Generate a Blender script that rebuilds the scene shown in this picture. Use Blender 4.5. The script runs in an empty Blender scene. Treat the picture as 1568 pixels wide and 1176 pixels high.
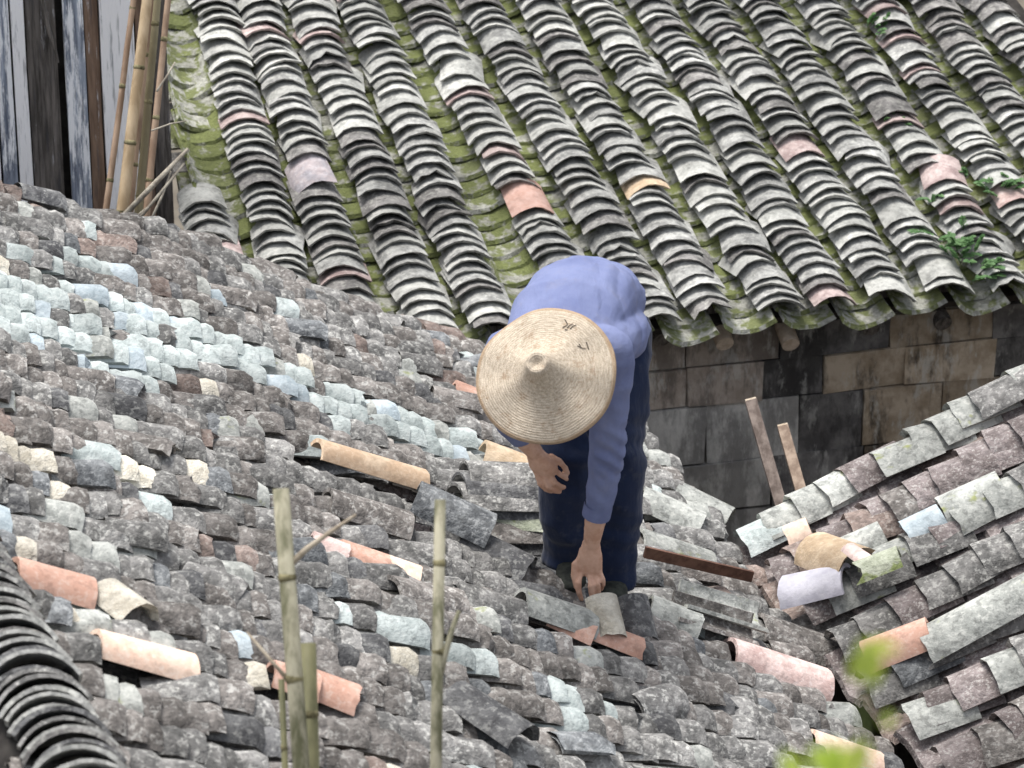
import bpy, bmesh, math, random
from mathutils import Vector, Matrix, noise
random.seed(11)
R_ = math.radians
S = bpy.context.scene
COL = S.collection

# ------------------------------------------------------------------ camera, sky, sun, exposure
PITCH, FPX = R_(22), 5000.0
CAM = Vector((0, 0, 7.08))
FW = Vector((0, math.cos(PITCH), -math.sin(PITCH)))
RT = Vector((1, 0, 0))
UP = Vector((0, math.sin(PITCH), math.cos(PITCH)))
cd = bpy.data.cameras.new('camera')
cam = bpy.data.objects.new('camera', cd); COL.objects.link(cam)
cam.location = CAM; cam.rotation_euler = (R_(90) - PITCH, 0, 0)
cd.sensor_width = 36; cd.lens = FPX / 1568 * 36
cd.clip_start = 0.1; cd.clip_end = 2000
cd.dof.use_dof = True; cd.dof.focus_distance = 9.2; cd.dof.aperture_fstop = 7.0
S.camera = cam

world = bpy.data.worlds.new('World'); S.world = world; world.use_nodes = True
wn = world.node_tree; wn.nodes.clear()
SUN_EL, SUN_AZ = R_(74), R_(-50)          # veiled, almost overhead, a little behind and to the left
sky = wn.nodes.new('ShaderNodeTexSky'); sky.sky_type = 'NISHITA'; sky.sun_disc = False
sky.sun_elevation = SUN_EL; sky.sun_rotation = SUN_AZ; sky.air_density = 1.0; sky.dust_density = 4.0; sky.ozone_density = 1.0
hs = wn.nodes.new('ShaderNodeHueSaturation'); hs.inputs['Saturation'].default_value = 0.35
bg = wn.nodes.new('ShaderNodeBackground'); bg.inputs['Strength'].default_value = 0.13
wo = wn.nodes.new('ShaderNodeOutputWorld')
wn.links.new(sky.outputs[0], hs.inputs['Color']); wn.links.new(hs.outputs[0], bg.inputs[0]); wn.links.new(bg.outputs[0], wo.inputs[0])
sl = bpy.data.lights.new('sun', 'SUN'); sl.energy = 1.5; sl.angle = R_(24); sl.color = (1, .97, .92)
so = bpy.data.objects.new('sun', sl); COL.objects.link(so)
sd = Vector((math.sin(SUN_AZ) * math.cos(SUN_EL), math.cos(SUN_AZ) * math.cos(SUN_EL), math.sin(SUN_EL)))
so.rotation_euler = sd.to_track_quat('Z', 'Y').to_euler(); so.location = (0, 12, 20)
S.cycles.max_bounces = 4; S.cycles.diffuse_bounces = 2; S.cycles.glossy_bounces = 2; S.cycles.caustics_reflective = False; S.cycles.caustics_refractive = False
S.view_settings.view_transform = 'Standard'; S.view_settings.look = 'None'
S.view_settings.exposure = 0.9; S.view_settings.gamma = 1; S.view_settings.use_curve_mapping = False

# ------------------------------------------------------------------ geometry frame of the place
A = R_(14.5)
U = Vector((math.sin(A), -math.cos(A), 0))       # along the ridges, towards the camera
V = Vector((math.cos(A), math.sin(A), 0))        # across, to the right
Z = Vector((0, 0, 1))
def ray(x, y): return FW + RT * ((x - 784) / FPX) + UP * ((588 - y) / FPX)
def at(x, y, d): return CAM + ray(x, y) * d
def hit(x, y, p0, n):
    r = ray(x, y); return CAM + r * ((p0 - CAM).dot(n) / r.dot(n))
def pix(p):
    d = p - CAM; z = d.dot(FW); return 784 + FPX * d.dot(RT) / z, 588 - FPX * d.dot(UP) / z, z
FEET = at(900, 890, 9)
def slope(d, s): return d * math.cos(s) - Z * math.sin(s)
WL = slope(V, R_(27.2)); NL = U.cross(WL); NL = NL if NL.z > 0 else -NL
WR = slope(-V, R_(26.8)); NR = U.cross(WR); NR = NR if NR.z > 0 else -NR
WB = slope(U, R_(27)); NB = V.cross(WB); NB = NB if NB.z > 0 else -NB
PL = FEET.copy()
PR = hit(1250, 960, PL, NL) + Z * .12
PB = at(1000, 495, 11.3)
def Lp(u, w, h=0): return PL + U * u + WL * w + NL * h
def Rp(u, w, h=0): return PR + U * u + WR * w + NR * h
def Bp(v, w, h=0): return PB + V * v + WB * w + NB * h

# ------------------------------------------------------------------ helpers
def link(o, parent=None):
    COL.objects.link(o)
    if parent is not None: o.parent = parent
    return o
def tag(o, label=None, cat=None, group=None, kind=None):
    if label: o['label'] = label
    if cat: o['category'] = cat
    if group: o['group'] = group
    if kind: o['kind'] = kind
    return o
def empty(name, loc=(0, 0, 0)):
    o = bpy.data.objects.new(name, None); o.empty_display_size = .1; link(o)
    o['_loc'] = 0; del o['_loc']
    return o
def mesh_obj(name, verts, faces, mat, parent=None, smooth=False, mi=None):
    me = bpy.data.meshes.new(name); me.from_pydata([tuple(v) for v in verts], [], faces)
    for m in (mat if isinstance(mat, (list, tuple)) else [mat]): me.materials.append(m)
    if smooth: me.polygons.foreach_set('use_smooth', [True] * len(me.polygons))
    if mi: me.polygons.foreach_set('material_index', mi)
    me.update()
    return link(bpy.data.objects.new(name, me), parent)

class MB:
    def __init__(s): s.v = []; s.f = []
    def add(s, vs, fs):
        o = len(s.v); s.v += [Vector(v) for v in vs]; s.f += [tuple(i + o for i in f) for f in fs]
    def box(s, c, ax, ay, az, jit=0):      # half-axis vectors
        vs = [c + ax * i + ay * j + az * k for i in (-1, 1) for j in (-1, 1) for k in (-1, 1)]
        if jit: vs = [v + Vector([random.uniform(-jit, jit) for _ in range(3)]) for v in vs]
        s.add(vs, [(0, 1, 3, 2), (4, 6, 7, 5), (0, 4, 5, 1), (2, 3, 7, 6), (0, 2, 6, 4), (1, 5, 7, 3)])
    def tube(s, pts, rad, seg=8, caps=True, up=None, ell=None):
        n = len(pts); rings = []
        for i, p in enumerate(pts):
            t = (pts[min(i + 1, n - 1)] - pts[max(i - 1, 0)]).normalized()
            ref = up if up is not None else (Z if abs(t.z) < .9 else RT)
            x = t.cross(ref).normalized(); y = x.cross(t).normalized()
            e = ell[i] if ell else 1.0
            rings.append([p + x * math.cos(2 * math.pi * k / seg) * rad[i] + y * math.sin(2 * math.pi * k / seg) * rad[i] * e for k in range(seg)])
        vs = [v for r in rings for v in r]; fs = []
        for i in range(n - 1):
            for k in range(seg):
                k2 = (k + 1) % seg
                fs.append((i * seg + k, i * seg + k2, (i + 1) * seg + k2, (i + 1) * seg + k))
        if caps:
            fs.append(tuple(range(seg))[::-1]); fs.append(tuple((n - 1) * seg + k for k in range(seg)))
        s.add(vs, fs)
    def obj(s, name, mat, parent=None, smooth=False): return mesh_obj(name, s.v, s.f, mat, parent, smooth)

# ------------------------------------------------------------------ materials
def nodes(name):
    m = bpy.data.materials.new(name); m.use_nodes = True
    nt = m.node_tree; b = nt.nodes['Principled BSDF']; b.inputs['Roughness'].default_value = .9
    b.inputs['Specular IOR Level'].default_value = .25
    return m, nt, b
def N(nt, t, **kw):
    n = nt.nodes.new(t)
    for k, v in kw.items():
        if hasattr(n, k): setattr(n, k, v)
        else: n.inputs[k.replace('_', ' ')].default_value = v
    return n
def mixc(nt, fac, a, b, mode='MIX'):
    n = nt.nodes.new('ShaderNodeMix'); n.data_type = 'RGBA'; n.blend_type = mode
    for sock, val in ((n.inputs[0], fac), (n.inputs[6], a), (n.inputs[7], b)):
        if isinstance(val, bpy.types.NodeSocket): nt.links.new(val, sock)
        elif isinstance(val, (int, float)): sock.default_value = val
        else: sock.default_value = (*val, 1)
    return n.outputs[2]
def math_(nt, op, a, b=None, clamp=False):
    n = nt.nodes.new('ShaderNodeMath'); n.operation = op; n.use_clamp = clamp
    for i, val in enumerate((a, b)):
        if val is None: continue
        if isinstance(val, bpy.types.NodeSocket): nt.links.new(val, n.inputs[i])
        else: n.inputs[i].default_value = val
    return n.outputs[0]
def ramp(nt, src, lo, hi):
    n = nt.nodes.new('ShaderNodeMapRange'); n.interpolation_type = 'SMOOTHSTEP'
    nt.links.new(src, n.inputs[0]); n.inputs[1].default_value = lo; n.inputs[2].default_value = hi
    return n.outputs[0]
def randval(nt):
    oi = nt.nodes.new('ShaderNodeObjectInfo'); ge = nt.nodes.new('ShaderNodeNewGeometry')
    return math_(nt, 'FRACT', math_(nt, 'ADD', oi.outputs['Random'], ge.outputs['Random Per Island'])), ge
def coords(nt, rnd, ge, stretch=(1, 1, 1), amt=17.0):
    vm = nt.nodes.new('ShaderNodeVectorMath'); vm.operation = 'MULTIPLY'
    nt.links.new(ge.outputs['Position'], vm.inputs[0]); vm.inputs[1].default_value = stretch
    va = nt.nodes.new('ShaderNodeVectorMath'); va.operation = 'ADD'
    nt.links.new(vm.outputs[0], va.inputs[0])
    if rnd is not None: nt.links.new(math_(nt, 'MULTIPLY', rnd, amt), va.inputs[1])
    return va.outputs[0]
def noise_(nt, co, scale, detail=4, rough=.6):
    n = N(nt, 'ShaderNodeTexNoise', Scale=scale, Detail=detail, Roughness=rough)
    nt.links.new(co, n.inputs['Vector']); return n.outputs['Fac']
def bump(nt, b, h, strength, dist=.01):
    n = nt.nodes.new('ShaderNodeBump'); n.inputs['Strength'].default_value = strength; n.inputs['Distance'].default_value = dist
    nt.links.new(h, n.inputs['Height']); nt.links.new(n.outputs[0], b.inputs['Normal'])

def tile_mat(name, ca, cb, lichen=.5, lcol=(.5, .5, .45), dark=.5, moss=0, mcol=(.10, .14, .02), var=.6, bmp=.6, lsc=70, rough=.92):
    m, nt, b = nodes(name); b.inputs['Roughness'].default_value = rough
    r, ge = randval(nt); co = coords(nt, r, ge)
    n1 = noise_(nt, co, 13, 3, .65); c = mixc(nt, ramp(nt, n1, .36, .64), ca, cb)
    n3 = noise_(nt, co, 38, 3, .7); c = mixc(nt, math_(nt, 'MULTIPLY', ramp(nt, n3, .5, .66), dark), c, (.035, .034, .033))
    n2 = noise_(nt, co, lsc, 2, .6)
    lm = math_(nt, 'MULTIPLY', math_(nt, 'MULTIPLY', ramp(nt, n2, .48, .6), ramp(nt, n3, .58, .40)), lichen)
    c = mixc(nt, lm, c, lcol)
    if moss:
        mn = noise_(nt, co, 11, 3, .7); t = .62 - .3 * moss
        mc = mixc(nt, n2, mcol, (mcol[0] * 1.8, mcol[1] * 1.75, mcol[2] * 1.7))
        c = mixc(nt, ramp(nt, mn, t, t + .12), c, mc)
    wn_ = noise_(nt, coords(nt, None, ge), 2.6, 3, .65)
    br = math_(nt, 'MULTIPLY', math_(nt, 'ADD', math_(nt, 'MULTIPLY', r, var * .9), 1 - var * .45), math_(nt, 'ADD', math_(nt, 'MULTIPLY', wn_, 1.5), .27))
    hv = nt.nodes.new('ShaderNodeHueSaturation'); nt.links.new(c, hv.inputs['Color']); nt.links.new(br, hv.inputs['Value'])
    nt.links.new(hv.outputs[0], b.inputs['Base Color'])
    bump(nt, b, n3, bmp, .02)
    return m
M = {}
# weathered covers of the near roof
M['grey'] = tile_mat('tile_grey', (.13, .128, .123), (.265, .258, .247), .6, (.55, .545, .51), dark=.42, bmp=.55, lsc=60)
M['taupe'] = tile_mat('tile_taupe', (.125, .114, .105), (.245, .226, .21), .6, (.5, .49, .46), dark=.42, bmp=.55, lsc=60)
M['dark'] = tile_mat('tile_dark', (.07, .07, .073), (.15, .15, .15), .5, (.36, .36, .34), dark=.4, bmp=.55, lsc=60)
M['brown'] = tile_mat('tile_brown', (.14, .108, .094), (.26, .205, .18), .5, (.4, .37, .34), dark=.4, bmp=.55, lsc=60)
M['slate'] = tile_mat('tile_slate', (.10, .106, .112), (.20, .21, .215), .5, (.42, .43, .43), dark=.35, lsc=60)
M['pale'] = tile_mat('tile_celadon', (.36, .405, .395), (.50, .545, .53), .35, (.62, .645, .615), dark=.3, var=.35, bmp=.4)
M['blue'] = tile_mat('tile_pale_blue', (.34, .40, .43), (.46, .52, .55), .3, (.6, .64, .64), dark=.2, var=.3, bmp=.35)
M['cream'] = tile_mat('tile_cream', (.48, .44, .36), (.66, .62, .53), .3, (.8, .78, .7), dark=.15, var=.3)
M['orange'] = tile_mat('tile_orange', (.56, .33, .25), (.63, .40, .315), .35, (.72, .6, .52), dark=.22, var=.2, bmp=.12)
M['peach'] = tile_mat('tile_peach', (.70, .50, .39), (.78, .60, .48), .35, (.82, .75, .68), dark=.2, var=.15, bmp=.12)
M['pink'] = tile_mat('tile_pink', (.50, .36, .33), (.66, .52, .48), .4, (.75, .68, .66), dark=.2, var=.25, bmp=.3)
M['tan'] = tile_mat('tile_tan', (.56, .40, .27), (.67, .52, .375), .3, (.8, .66, .5), dark=.15, var=.15, bmp=.15)
# far roof
M['b_light'] = tile_mat('far_tile_light', (.29, .292, .272), (.43, .43, .40), .4, (.54, .54, .5), dark=.3, moss=.0, var=.35, bmp=.3)
M['b_grey'] = tile_mat('far_tile_grey', (.22, .22, .21), (.38, .38, .36), .45, (.55, .55, .5), dark=.35, var=.45, bmp=.35)
M['b_dark'] = tile_mat('far_tile_dark', (.13, .125, .12), (.24, .23, .22), .4, (.45, .45, .4), dark=.4, var=.4, bmp=.4)
M['b_pink'] = tile_mat('far_tile_rosy', (.28, .21, .20), (.42, .34, .32), .35, (.55, .5, .47), dark=.3, var=.3, bmp=.3)
M['b_lav'] = tile_mat('far_tile_lavender', (.30, .285, .305), (.40, .345, .345), .3, (.6, .58, .6), dark=.2, var=.25, bmp=.25)
M['b_red'] = tile_mat('far_tile_red', (.40, .24, .19), (.48, .32, .27), .2, (.5, .42, .38), dark=.2, var=.2, bmp=.2)
M['moss'] = tile_mat('mossy_channel', (.20, .20, .17), (.30, .30, .26), .3, dark=.4, moss=.8, mcol=(.095, .11, .042), var=.35)
M['moss2'] = tile_mat('half_mossy_channel', (.24, .24, .21), (.34, .34, .30), .35, dark=.35, moss=.6, mcol=(.095, .108, .048), var=.35)
# right roof
M['mauve'] = tile_mat('tile_mauve', (.15, .125, .12), (.25, .215, .21), .7, (.42, .40, .38), dark=.35, lsc=110)
M['r_pale'] = tile_mat('tile_lichen_pale', (.29, .30, .28), (.43, .44, .41), .5, (.58, .58, .54), dark=.4, moss=.05, mcol=(.2, .22, .1), var=.3, bmp=.35)
M['lav'] = tile_mat('tile_lavender', (.50, .49, .56), (.60, .59, .65), .2, (.7, .7, .72), dark=.1, var=.15, bmp=.15)
M['olive'] = tile_mat('tile_olive', (.26, .28, .21), (.38, .40, .32), .3, (.5, .52, .42), dark=.2, moss=.3, mcol=(.14, .17, .07), var=.2)
M['ochre'] = tile_mat('tile_ochre', (.44, .33, .22), (.57, .45, .32), .35, (.65, .55, .42), dark=.15, var=.2, bmp=.3)

def simple(name, ca, cb, sc=20, rough=.85, stretch=(1, 1, 1), bmp=.2, lo=.35, hi=.65, detail=4, per=True, var=0):
    m, nt, b = nodes(name); b.inputs['Roughness'].default_value = rough
    r, ge = randval(nt); co = coords(nt, r if per else None, ge, stretch)
    n1 = noise_(nt, co, sc, detail, .62); c = mixc(nt, ramp(nt, n1, lo, hi), ca, cb)
    if var:
        hv = nt.nodes.new('ShaderNodeHueSaturation'); nt.links.new(c, hv.inputs['Color'])
        nt.links.new(math_(nt, 'ADD', math_(nt, 'MULTIPLY', r, var), 1 - var / 2), hv.inputs['Value']); c = hv.outputs[0]
    nt.links.new(c, b.inputs['Base Color'])
    if bmp: bump(nt, b, n1, bmp, .01)
    return m
M['deck'] = simple('roof_battens', (.025, .022, .02), (.05, .045, .04), 15)
M['soil'] = simple('packed_earth', (.10, .085, .065), (.16, .14, .11), 3, bmp=.3, per=False)
M['mortar'] = simple('old_mortar', (.14, .13, .115), (.27, .26, .235), 22, bmp=.5)
M['log'] = simple('log_end', (.42, .33, .25), (.58, .48, .38), 40)
M['plinth'] = simple('rubble_wall', (.10, .09, .08), (.2, .18, .16), 6, bmp=.5)
M['rust'] = simple('brown_board', (.10, .05, .035), (.19, .10, .07), 25, .7, (1, 1, 1), .2)
M['stake'] = simple('split_timber', (.22, .16, .12), (.40, .31, .24), 30, .8, (1, 1, .2), .3)
M['stake_dk'] = simple('old_timber', (.13, .10, .085), (.27, .22, .19), 30, .8, (1, 1, .2), .3)
M['stake_end'] = simple('sawn_timber', (.55, .45, .33), (.68, .58, .45), 60, .8)
M['bamboo_tan'] = simple('dry_bamboo', (.40, .29, .17), (.62, .48, .31), 16, .5, (1, 1, .25), .1)
M['bamboo_red'] = simple('reddish_bamboo', (.27, .18, .12), (.46, .33, .235), 16, .55, (1, 1, .25), .1)
M['bamboo_olive'] = simple('olive_bamboo', (.20, .17, .10), (.33, .29, .18), 9, .6, (1, 1, .25), .1)
M['bamboo_green'] = simple('mossy_bamboo', (.11, .11, .06), (.38, .355, .26), 26, .65, (1, 1, .16), .4, .36, .62, 5)
M['bamboo_dark'] = simple('dark_bamboo', (.09, .09, .045), (.20, .19, .10), 14, .6, (1, 1, .22), .25)
M['node'] = simple('bamboo_node', (.08, .07, .035), (.28, .25, .14), 40)
M['twig'] = simple('dry_twig', (.28, .23, .17), (.46, .40, .31), 30)
M['reed'] = simple('dry_sticks', (.24, .21, .17), (.48, .44, .36), 30)

def wall_mat(name, ca, cb, stain=.6, pale=.3):
    m, nt, b = nodes(name); r, ge = randval(nt); co = coords(nt, r, ge); cw = coords(nt, None, ge, (1, 1, .35))
    n1 = noise_(nt, co, 9, 5, .65); c = mixc(nt, ramp(nt, n1, .35, .65), ca, cb)
    n2 = noise_(nt, cw, 5.5, 6, .7); c = mixc(nt, math_(nt, 'MULTIPLY', ramp(nt, n2, .46, .58), stain), c, (.018, .016, .015))
    n3 = noise_(nt, cw, 15, 5, .7); c = mixc(nt, math_(nt, 'MULTIPLY', ramp(nt, n3, .53, .64), pale), c, (.52, .51, .47))
    hv = nt.nodes.new('ShaderNodeHueSaturation'); nt.links.new(c, hv.inputs['Color'])
    nt.links.new(math_(nt, 'ADD', math_(nt, 'MULTIPLY', r, .4), .8), hv.inputs['Value'])
    nt.links.new(hv.outputs[0], b.inputs['Base Color'])
    bump(nt, b, math_(nt, 'ADD', n1, n3), .5, .012); return m
M['blk_grey'] = wall_mat('grey_block', (.42, .405, .38), (.58, .56, .52), .5, .5)
M['blk_brown'] = wall_mat('brown_block', (.30, .25, .205), (.43, .365, .31), .55, .45)
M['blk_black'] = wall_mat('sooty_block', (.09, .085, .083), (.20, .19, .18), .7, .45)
M['blk_ochre'] = wall_mat('ochre_block', (.27, .21, .145), (.46, .38, .29), .8, .5)
M['joint'] = simple('lime_joint', (.16, .15, .135), (.40, .38, .345), 14, bmp=.4)
M['joint_dark'] = simple('sooty_joint', (.03, .028, .026), (.09, .08, .07), 14, bmp=.4)

def board_mat(name, ca, cb, white, amount):
    m, nt, b = nodes(name); r, ge = randval(nt); co = coords(nt, r, ge, (1, 1, .07)); c2 = coords(nt, r, ge, (1, 1, .10))
    n1 = noise_(nt, co, 42, 6, .7); c = mixc(nt, ramp(nt, n1, .35, .65), ca, cb)
    n2 = noise_(nt, c2, 34, 6, .75); t = .68 - .36 * amount
    c = mixc(nt, ramp(nt, n2, t, t + .1), c, white)
    n3 = noise_(nt, co, 90, 3, .6); c = mixc(nt, math_(nt, 'MULTIPLY', ramp(nt, n3, .56, .7), .5), c, (.07, .07, .08))
    nt.links.new(c, b.inputs['Base Color']); bump(nt, b, math_(nt, 'ADD', n1, n2), .5, .008); return m
M['bd_blue'] = board_mat('limewashed_board', (.12, .14, .19), (.40, .45, .54), (.93, .95, .98), .58)
M['bd_white'] = board_mat('white_board', (.50, .51, .54), (.85, .86, .88), (.97, .97, .98), .95)
M['bd_dark'] = board_mat('weathered_board', (.05, .045, .04), (.20, .18, .165), (.5, .5, .52), .22)
M['bd_brown'] = board_mat('brown_board_strip', (.13, .085, .06), (.28, .19, .135), (.7, .7, .73), .3)

# ------------------------------------------------------------------ tiles
def tile_geo(width, rise, length, th, seg=6, seed=0, rough=.004, taper=.06, broken=0, lseg=1, under=.011):
    """curved clay tile; lower end at y=0, upper end at y=-length; crown at z = rise"""
    rnd = random.Random(seed)
    hw = width / 2; Rr = (hw * hw + rise * rise) / (2 * rise); am = math.asin(min(1, hw / Rr)) if rise <= hw else math.pi - math.asin(hw / Rr)
    vs = []
    warp = rnd.uniform(-.004, .004)
    for j in range(lseg + 1):
        f = j / lseg
        for i in range(seg + 1):
            t = -am + 2 * am * i / seg
            k = 1 - taper * (1 - f)
            y = -length * (1 - f)
            if j == lseg: y += rnd.uniform(-rough, rough) - broken * max(0, rnd.random() - .35)
            x = Rr * math.sin(t) * k; z = (Rr * math.cos(t) - Rr * math.cos(am)) * k + rnd.uniform(-rough, rough) * .45 + warp * x / hw
            xi = (Rr - th) * math.sin(t) * k; zi = ((Rr - th) * math.cos(t) - Rr * math.cos(am)) * k + warp * x / hw
            vs.append((x, y, z)); vs.append((xi, y - (under if j == lseg else 0), zi))
    S1 = (seg + 1) * 2; fs = []; sm = []
    for j in range(lseg):
        for i in range(seg):
            a = j * S1 + 2 * i; b = a + S1
            fs.append((a, a + 2, b + 2, b)); sm.append(True)
            fs.append((a + 1, b + 1, b + 3, a + 3)); sm.append(True)
        a = j * S1; b = a + S1; fs.append((a, b, b + 1, a + 1)); sm.append(False)
        a = j * S1 + 2 * seg; b = a + S1; fs.append((a, a + 1, b + 1, b)); sm.append(False)
    for i in range(seg):
        b = lseg * S1 + 2 * i; fs.append((b, b + 2, b + 3, b + 1)); sm.append(False)
        a = 2 * i; fs.append((a, a + 1, a + 3, a + 2)); sm.append(False)
    return vs, fs, sm
def lump_geo(width, rise, length, th, seg=5, seed=0, rough=.006, taper=.1, broken=0):
    """weathered cover: blunt rounded lip, uneven crown"""
    rnd = random.Random(seed); hw = width / 2; Rr = (hw * hw + rise * rise) / (2 * rise); am = math.asin(min(1, hw / Rr))
    vs = []; rows = [(-length, 1 - taper, 0), (-.022, 1.0, .002), (0, .95, -.007)]
    for j, (y, k, dz) in enumerate(rows):
        for i in range(seg + 1):
            t = -am + 2 * am * i / seg
            yy = y + (rnd.uniform(-rough, rough) if j else 0) - (broken * max(0, rnd.random() - .35) if j == 2 else 0)
            vs.append((Rr * math.sin(t) * k, yy, (Rr * math.cos(t) - Rr * math.cos(am)) * k + dz + rnd.uniform(-rough, rough) * .6))
    o = len(vs)
    for y in (-length, -.004):
        for i in range(seg + 1):
            t = -am + 2 * am * i / seg; vs.append(((Rr - th) * math.sin(t), y, (Rr - th) * math.cos(t) - Rr * math.cos(am)))
    n = seg + 1; fs = []; sm = []
    for i in range(seg):
        for j in range(2): fs.append((j * n + i, j * n + i + 1, (j + 1) * n + i + 1, (j + 1) * n + i)); sm.append(True)
        fs.append((o + i, o + n + i, o + n + i + 1, o + i + 1)); sm.append(True)
        fs.append((2 * n + i, 2 * n + i + 1, o + n + i + 1, o + n + i)); sm.append(False)
    fs += [(0, n, 2 * n, o + n, o), (n - 1, o + n - 1, o + 2 * n - 1, 3 * n - 1, 2 * n - 1)]; sm += [False, False]
    return vs, fs, sm
def finish(me, sm):
    me.polygons.foreach_set('use_smooth', sm)
    bm = bmesh.new(); bm.from_mesh(me); 
    for e in bm.edges:
        if len(e.link_faces) == 2 and e.calc_face_angle(0) > R_(48): e.smooth = False
        if len(e.link_faces) == 2 and e.link_faces[0].smooth != e.link_faces[1].smooth: e.smooth = False
    bm.to_mesh(me); bm.free(); me.update()
def variants(n, width, rise, length, th, seed0, geo=None, **kw):
    out = []
    for k in range(n):
        rnd = random.Random(seed0 + k)
        g = (geo or tile_geo)(width * rnd.uniform(.94, 1.06), rise * rnd.uniform(.88, 1.12), length * rnd.uniform(.92, 1.06), th * rnd.uniform(.85, 1.2), seed=seed0 + 31 * k, **kw)
        me = bpy.data.meshes.new('tile'); me.from_pydata(g[0], [], g[1]); me.materials.append(M['grey']); finish(me, g[2])
        out.append((g, me))
    return out
def frame(p, across, along, nrm, tilt=0, yaw=0, roll=0, flip=False):
    along = along.normalized(); nrm = (nrm - along * nrm.dot(along)).normalized(); across = along.cross(nrm)
    m = Matrix((across, along, nrm)).transposed()
    m = m @ Matrix.Rotation(yaw, 3, 'Z') @ Matrix.Rotation(tilt, 3, 'X') @ Matrix.Rotation(roll, 3, 'Y')
    if flip: m = m @ Matrix.Rotation(math.pi, 3, 'Y')
    m = m.to_4x4(); m.translation = p; return m
def tile_object(name, me, mtx, mat, parent=None):
    o = bpy.data.objects.new(name, me); link(o, parent); o.matrix_world = mtx
    o.material_slots[0].link = 'OBJECT'; o.material_slots[0].material = mat
    return o
def lay(tiles, parent, name, stuff_name, limit=300):
    """tiles: (matrix, variant, material key, size). The largest in view become objects, the rest one mesh."""
    def score(t):
        p = t[0].translation; x, y, z = pix(p)
        inside = -30 < x < 1600 and -30 < y < 1200
        return (t[3] / z if inside else 0)
    order = sorted(tiles, key=score, reverse=True)
    for mtx, va, mk, _ in order[:limit]:
        tile_object(name, va[1], mtx, M[mk], parent)
    rest = order[limit:]
    if not rest: return
    keys = sorted({t[2] for t in rest}); vs = []; fs = []; sm = []; mi = []
    for mtx, va, mk, _ in rest:
        o = len(vs); g = va[0]
        vs += [mtx @ Vector(v) for v in g[0]]; fs += [tuple(i + o for i in f) for f in g[1]]; sm += g[2]; mi += [keys.index(mk)] * len(g[1])
    o = mesh_obj(stuff_name, vs, fs, [M[k] for k in keys], parent, mi=mi); finish(o.data, sm); o['kind'] = 'stuff'
def pick(pairs, r=random):
    t = sum(w for _, w in pairs); x = r.random() * t
    for k, w in pairs:
        x -= w
        if x <= 0: return k
    return pairs[-1][0]
def nz(x, y, z=0): return noise.noise(Vector((x, y, z)))

# ------------------------------------------------------------------ ground
g = MB(); g.box(Vector((0, 40, -.05)), Vector((150, 0, 0)), Vector((0, 150, 0)), Vector((0, 0, .05)))
tag(g.obj('ground', M['soil']), kind='structure')

# ------------------------------------------------------------------ far house
far = tag(empty('house'), 'far house with mossy grey tile roof above a stained block wall', 'house')
bvar = variants(12, .170, .039, .17, .0105, 100, rough=.005)
bbrk = variants(5, .166, .037, .15, .0105, 160, rough=.006, broken=.05)
cvar = variants(6, .20, .042, .20, .013, 200, rough=.005)
COLS = [((275, 200), (335, 400)), ((325, 0), (440, 430)), ((395, 0), (540, 470)), ((470, 0), (660, 500)), ((550, 0), (755, 500)), ((640, 0), (898, 480)),
        ((730, 0), (1003, 480)), ((820, 0), (1090, 478)), ((905, 0), (1196, 478)), ((995, 0), (1282, 472)), ((1080, 0), (1370, 460)),
        ((1160, 0), (1456, 450)), ((1250, 0), (1548, 440)), ((1335, 0), (1640, 430)), ((1420, 0), (1735, 420)), ((1510, 0), (1830, 412))]
lines = []
for (t, b_) in COLS:
    a_ = hit(*t, PB, NB) - PB; c_ = hit(*b_, PB, NB) - PB
    v0, w0, v1, w1 = a_.dot(V), a_.dot(WB), c_.dot(V), c_.dot(WB)
    sl_ = (v1 - v0) / (w1 - w0); lines.append((v1 - sl_ * w1, sl_))       # v = v_eave + slope*w
def eave_w(v): return -.0 + .012 * math.sin(v * 5)
WTOP = -2.15
deck = MB()
v_l = lines[0][0] - .02; v_r = lines[-1][0] + .2
tl, tr = lines[1][0] + lines[1][1] * WTOP - .1, lines[-1][0] + lines[-1][1] * WTOP + .2
dk = [Bp(v_l, -.06, -.10), Bp(v_r, -.06, -.10), Bp(tr, WTOP, -.10), Bp(tl, WTOP, -.10)]
deck.add(dk + [p - NB * .03 for p in dk], [(0, 1, 2, 3), (7, 6, 5, 4), (0, 4, 5, 1), (1, 5, 6, 2), (2, 6, 7, 3), (3, 7, 4, 0)])
broof = deck.obj('roof', M['deck'], far)
def sagB(v, w): return .02 * nz(v * 1.6, w * 1.6, 3.1) + .008 * nz(v * 5, w * 5, 9)
covers, chans = [], []
SPEC_B = [((490, 300), 'b_lav', 2.6), ((820, 325), 'b_red', 2.3), ((1455, 280), 'b_red', 2.5), ((1010, 298), 'ochre', 1.0), ((290, 262), 'b_lav', 2.0), ((1240, 245), 'b_pink', 1.5), ((1555, 325), 'pink', 1.6)]
spec_b = [((hit(x, y, PB, NB) - PB).dot(V), (hit(x, y, PB, NB) - PB).dot(WB), mk, ex) for (x, y), mk, ex in SPEC_B]
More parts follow.
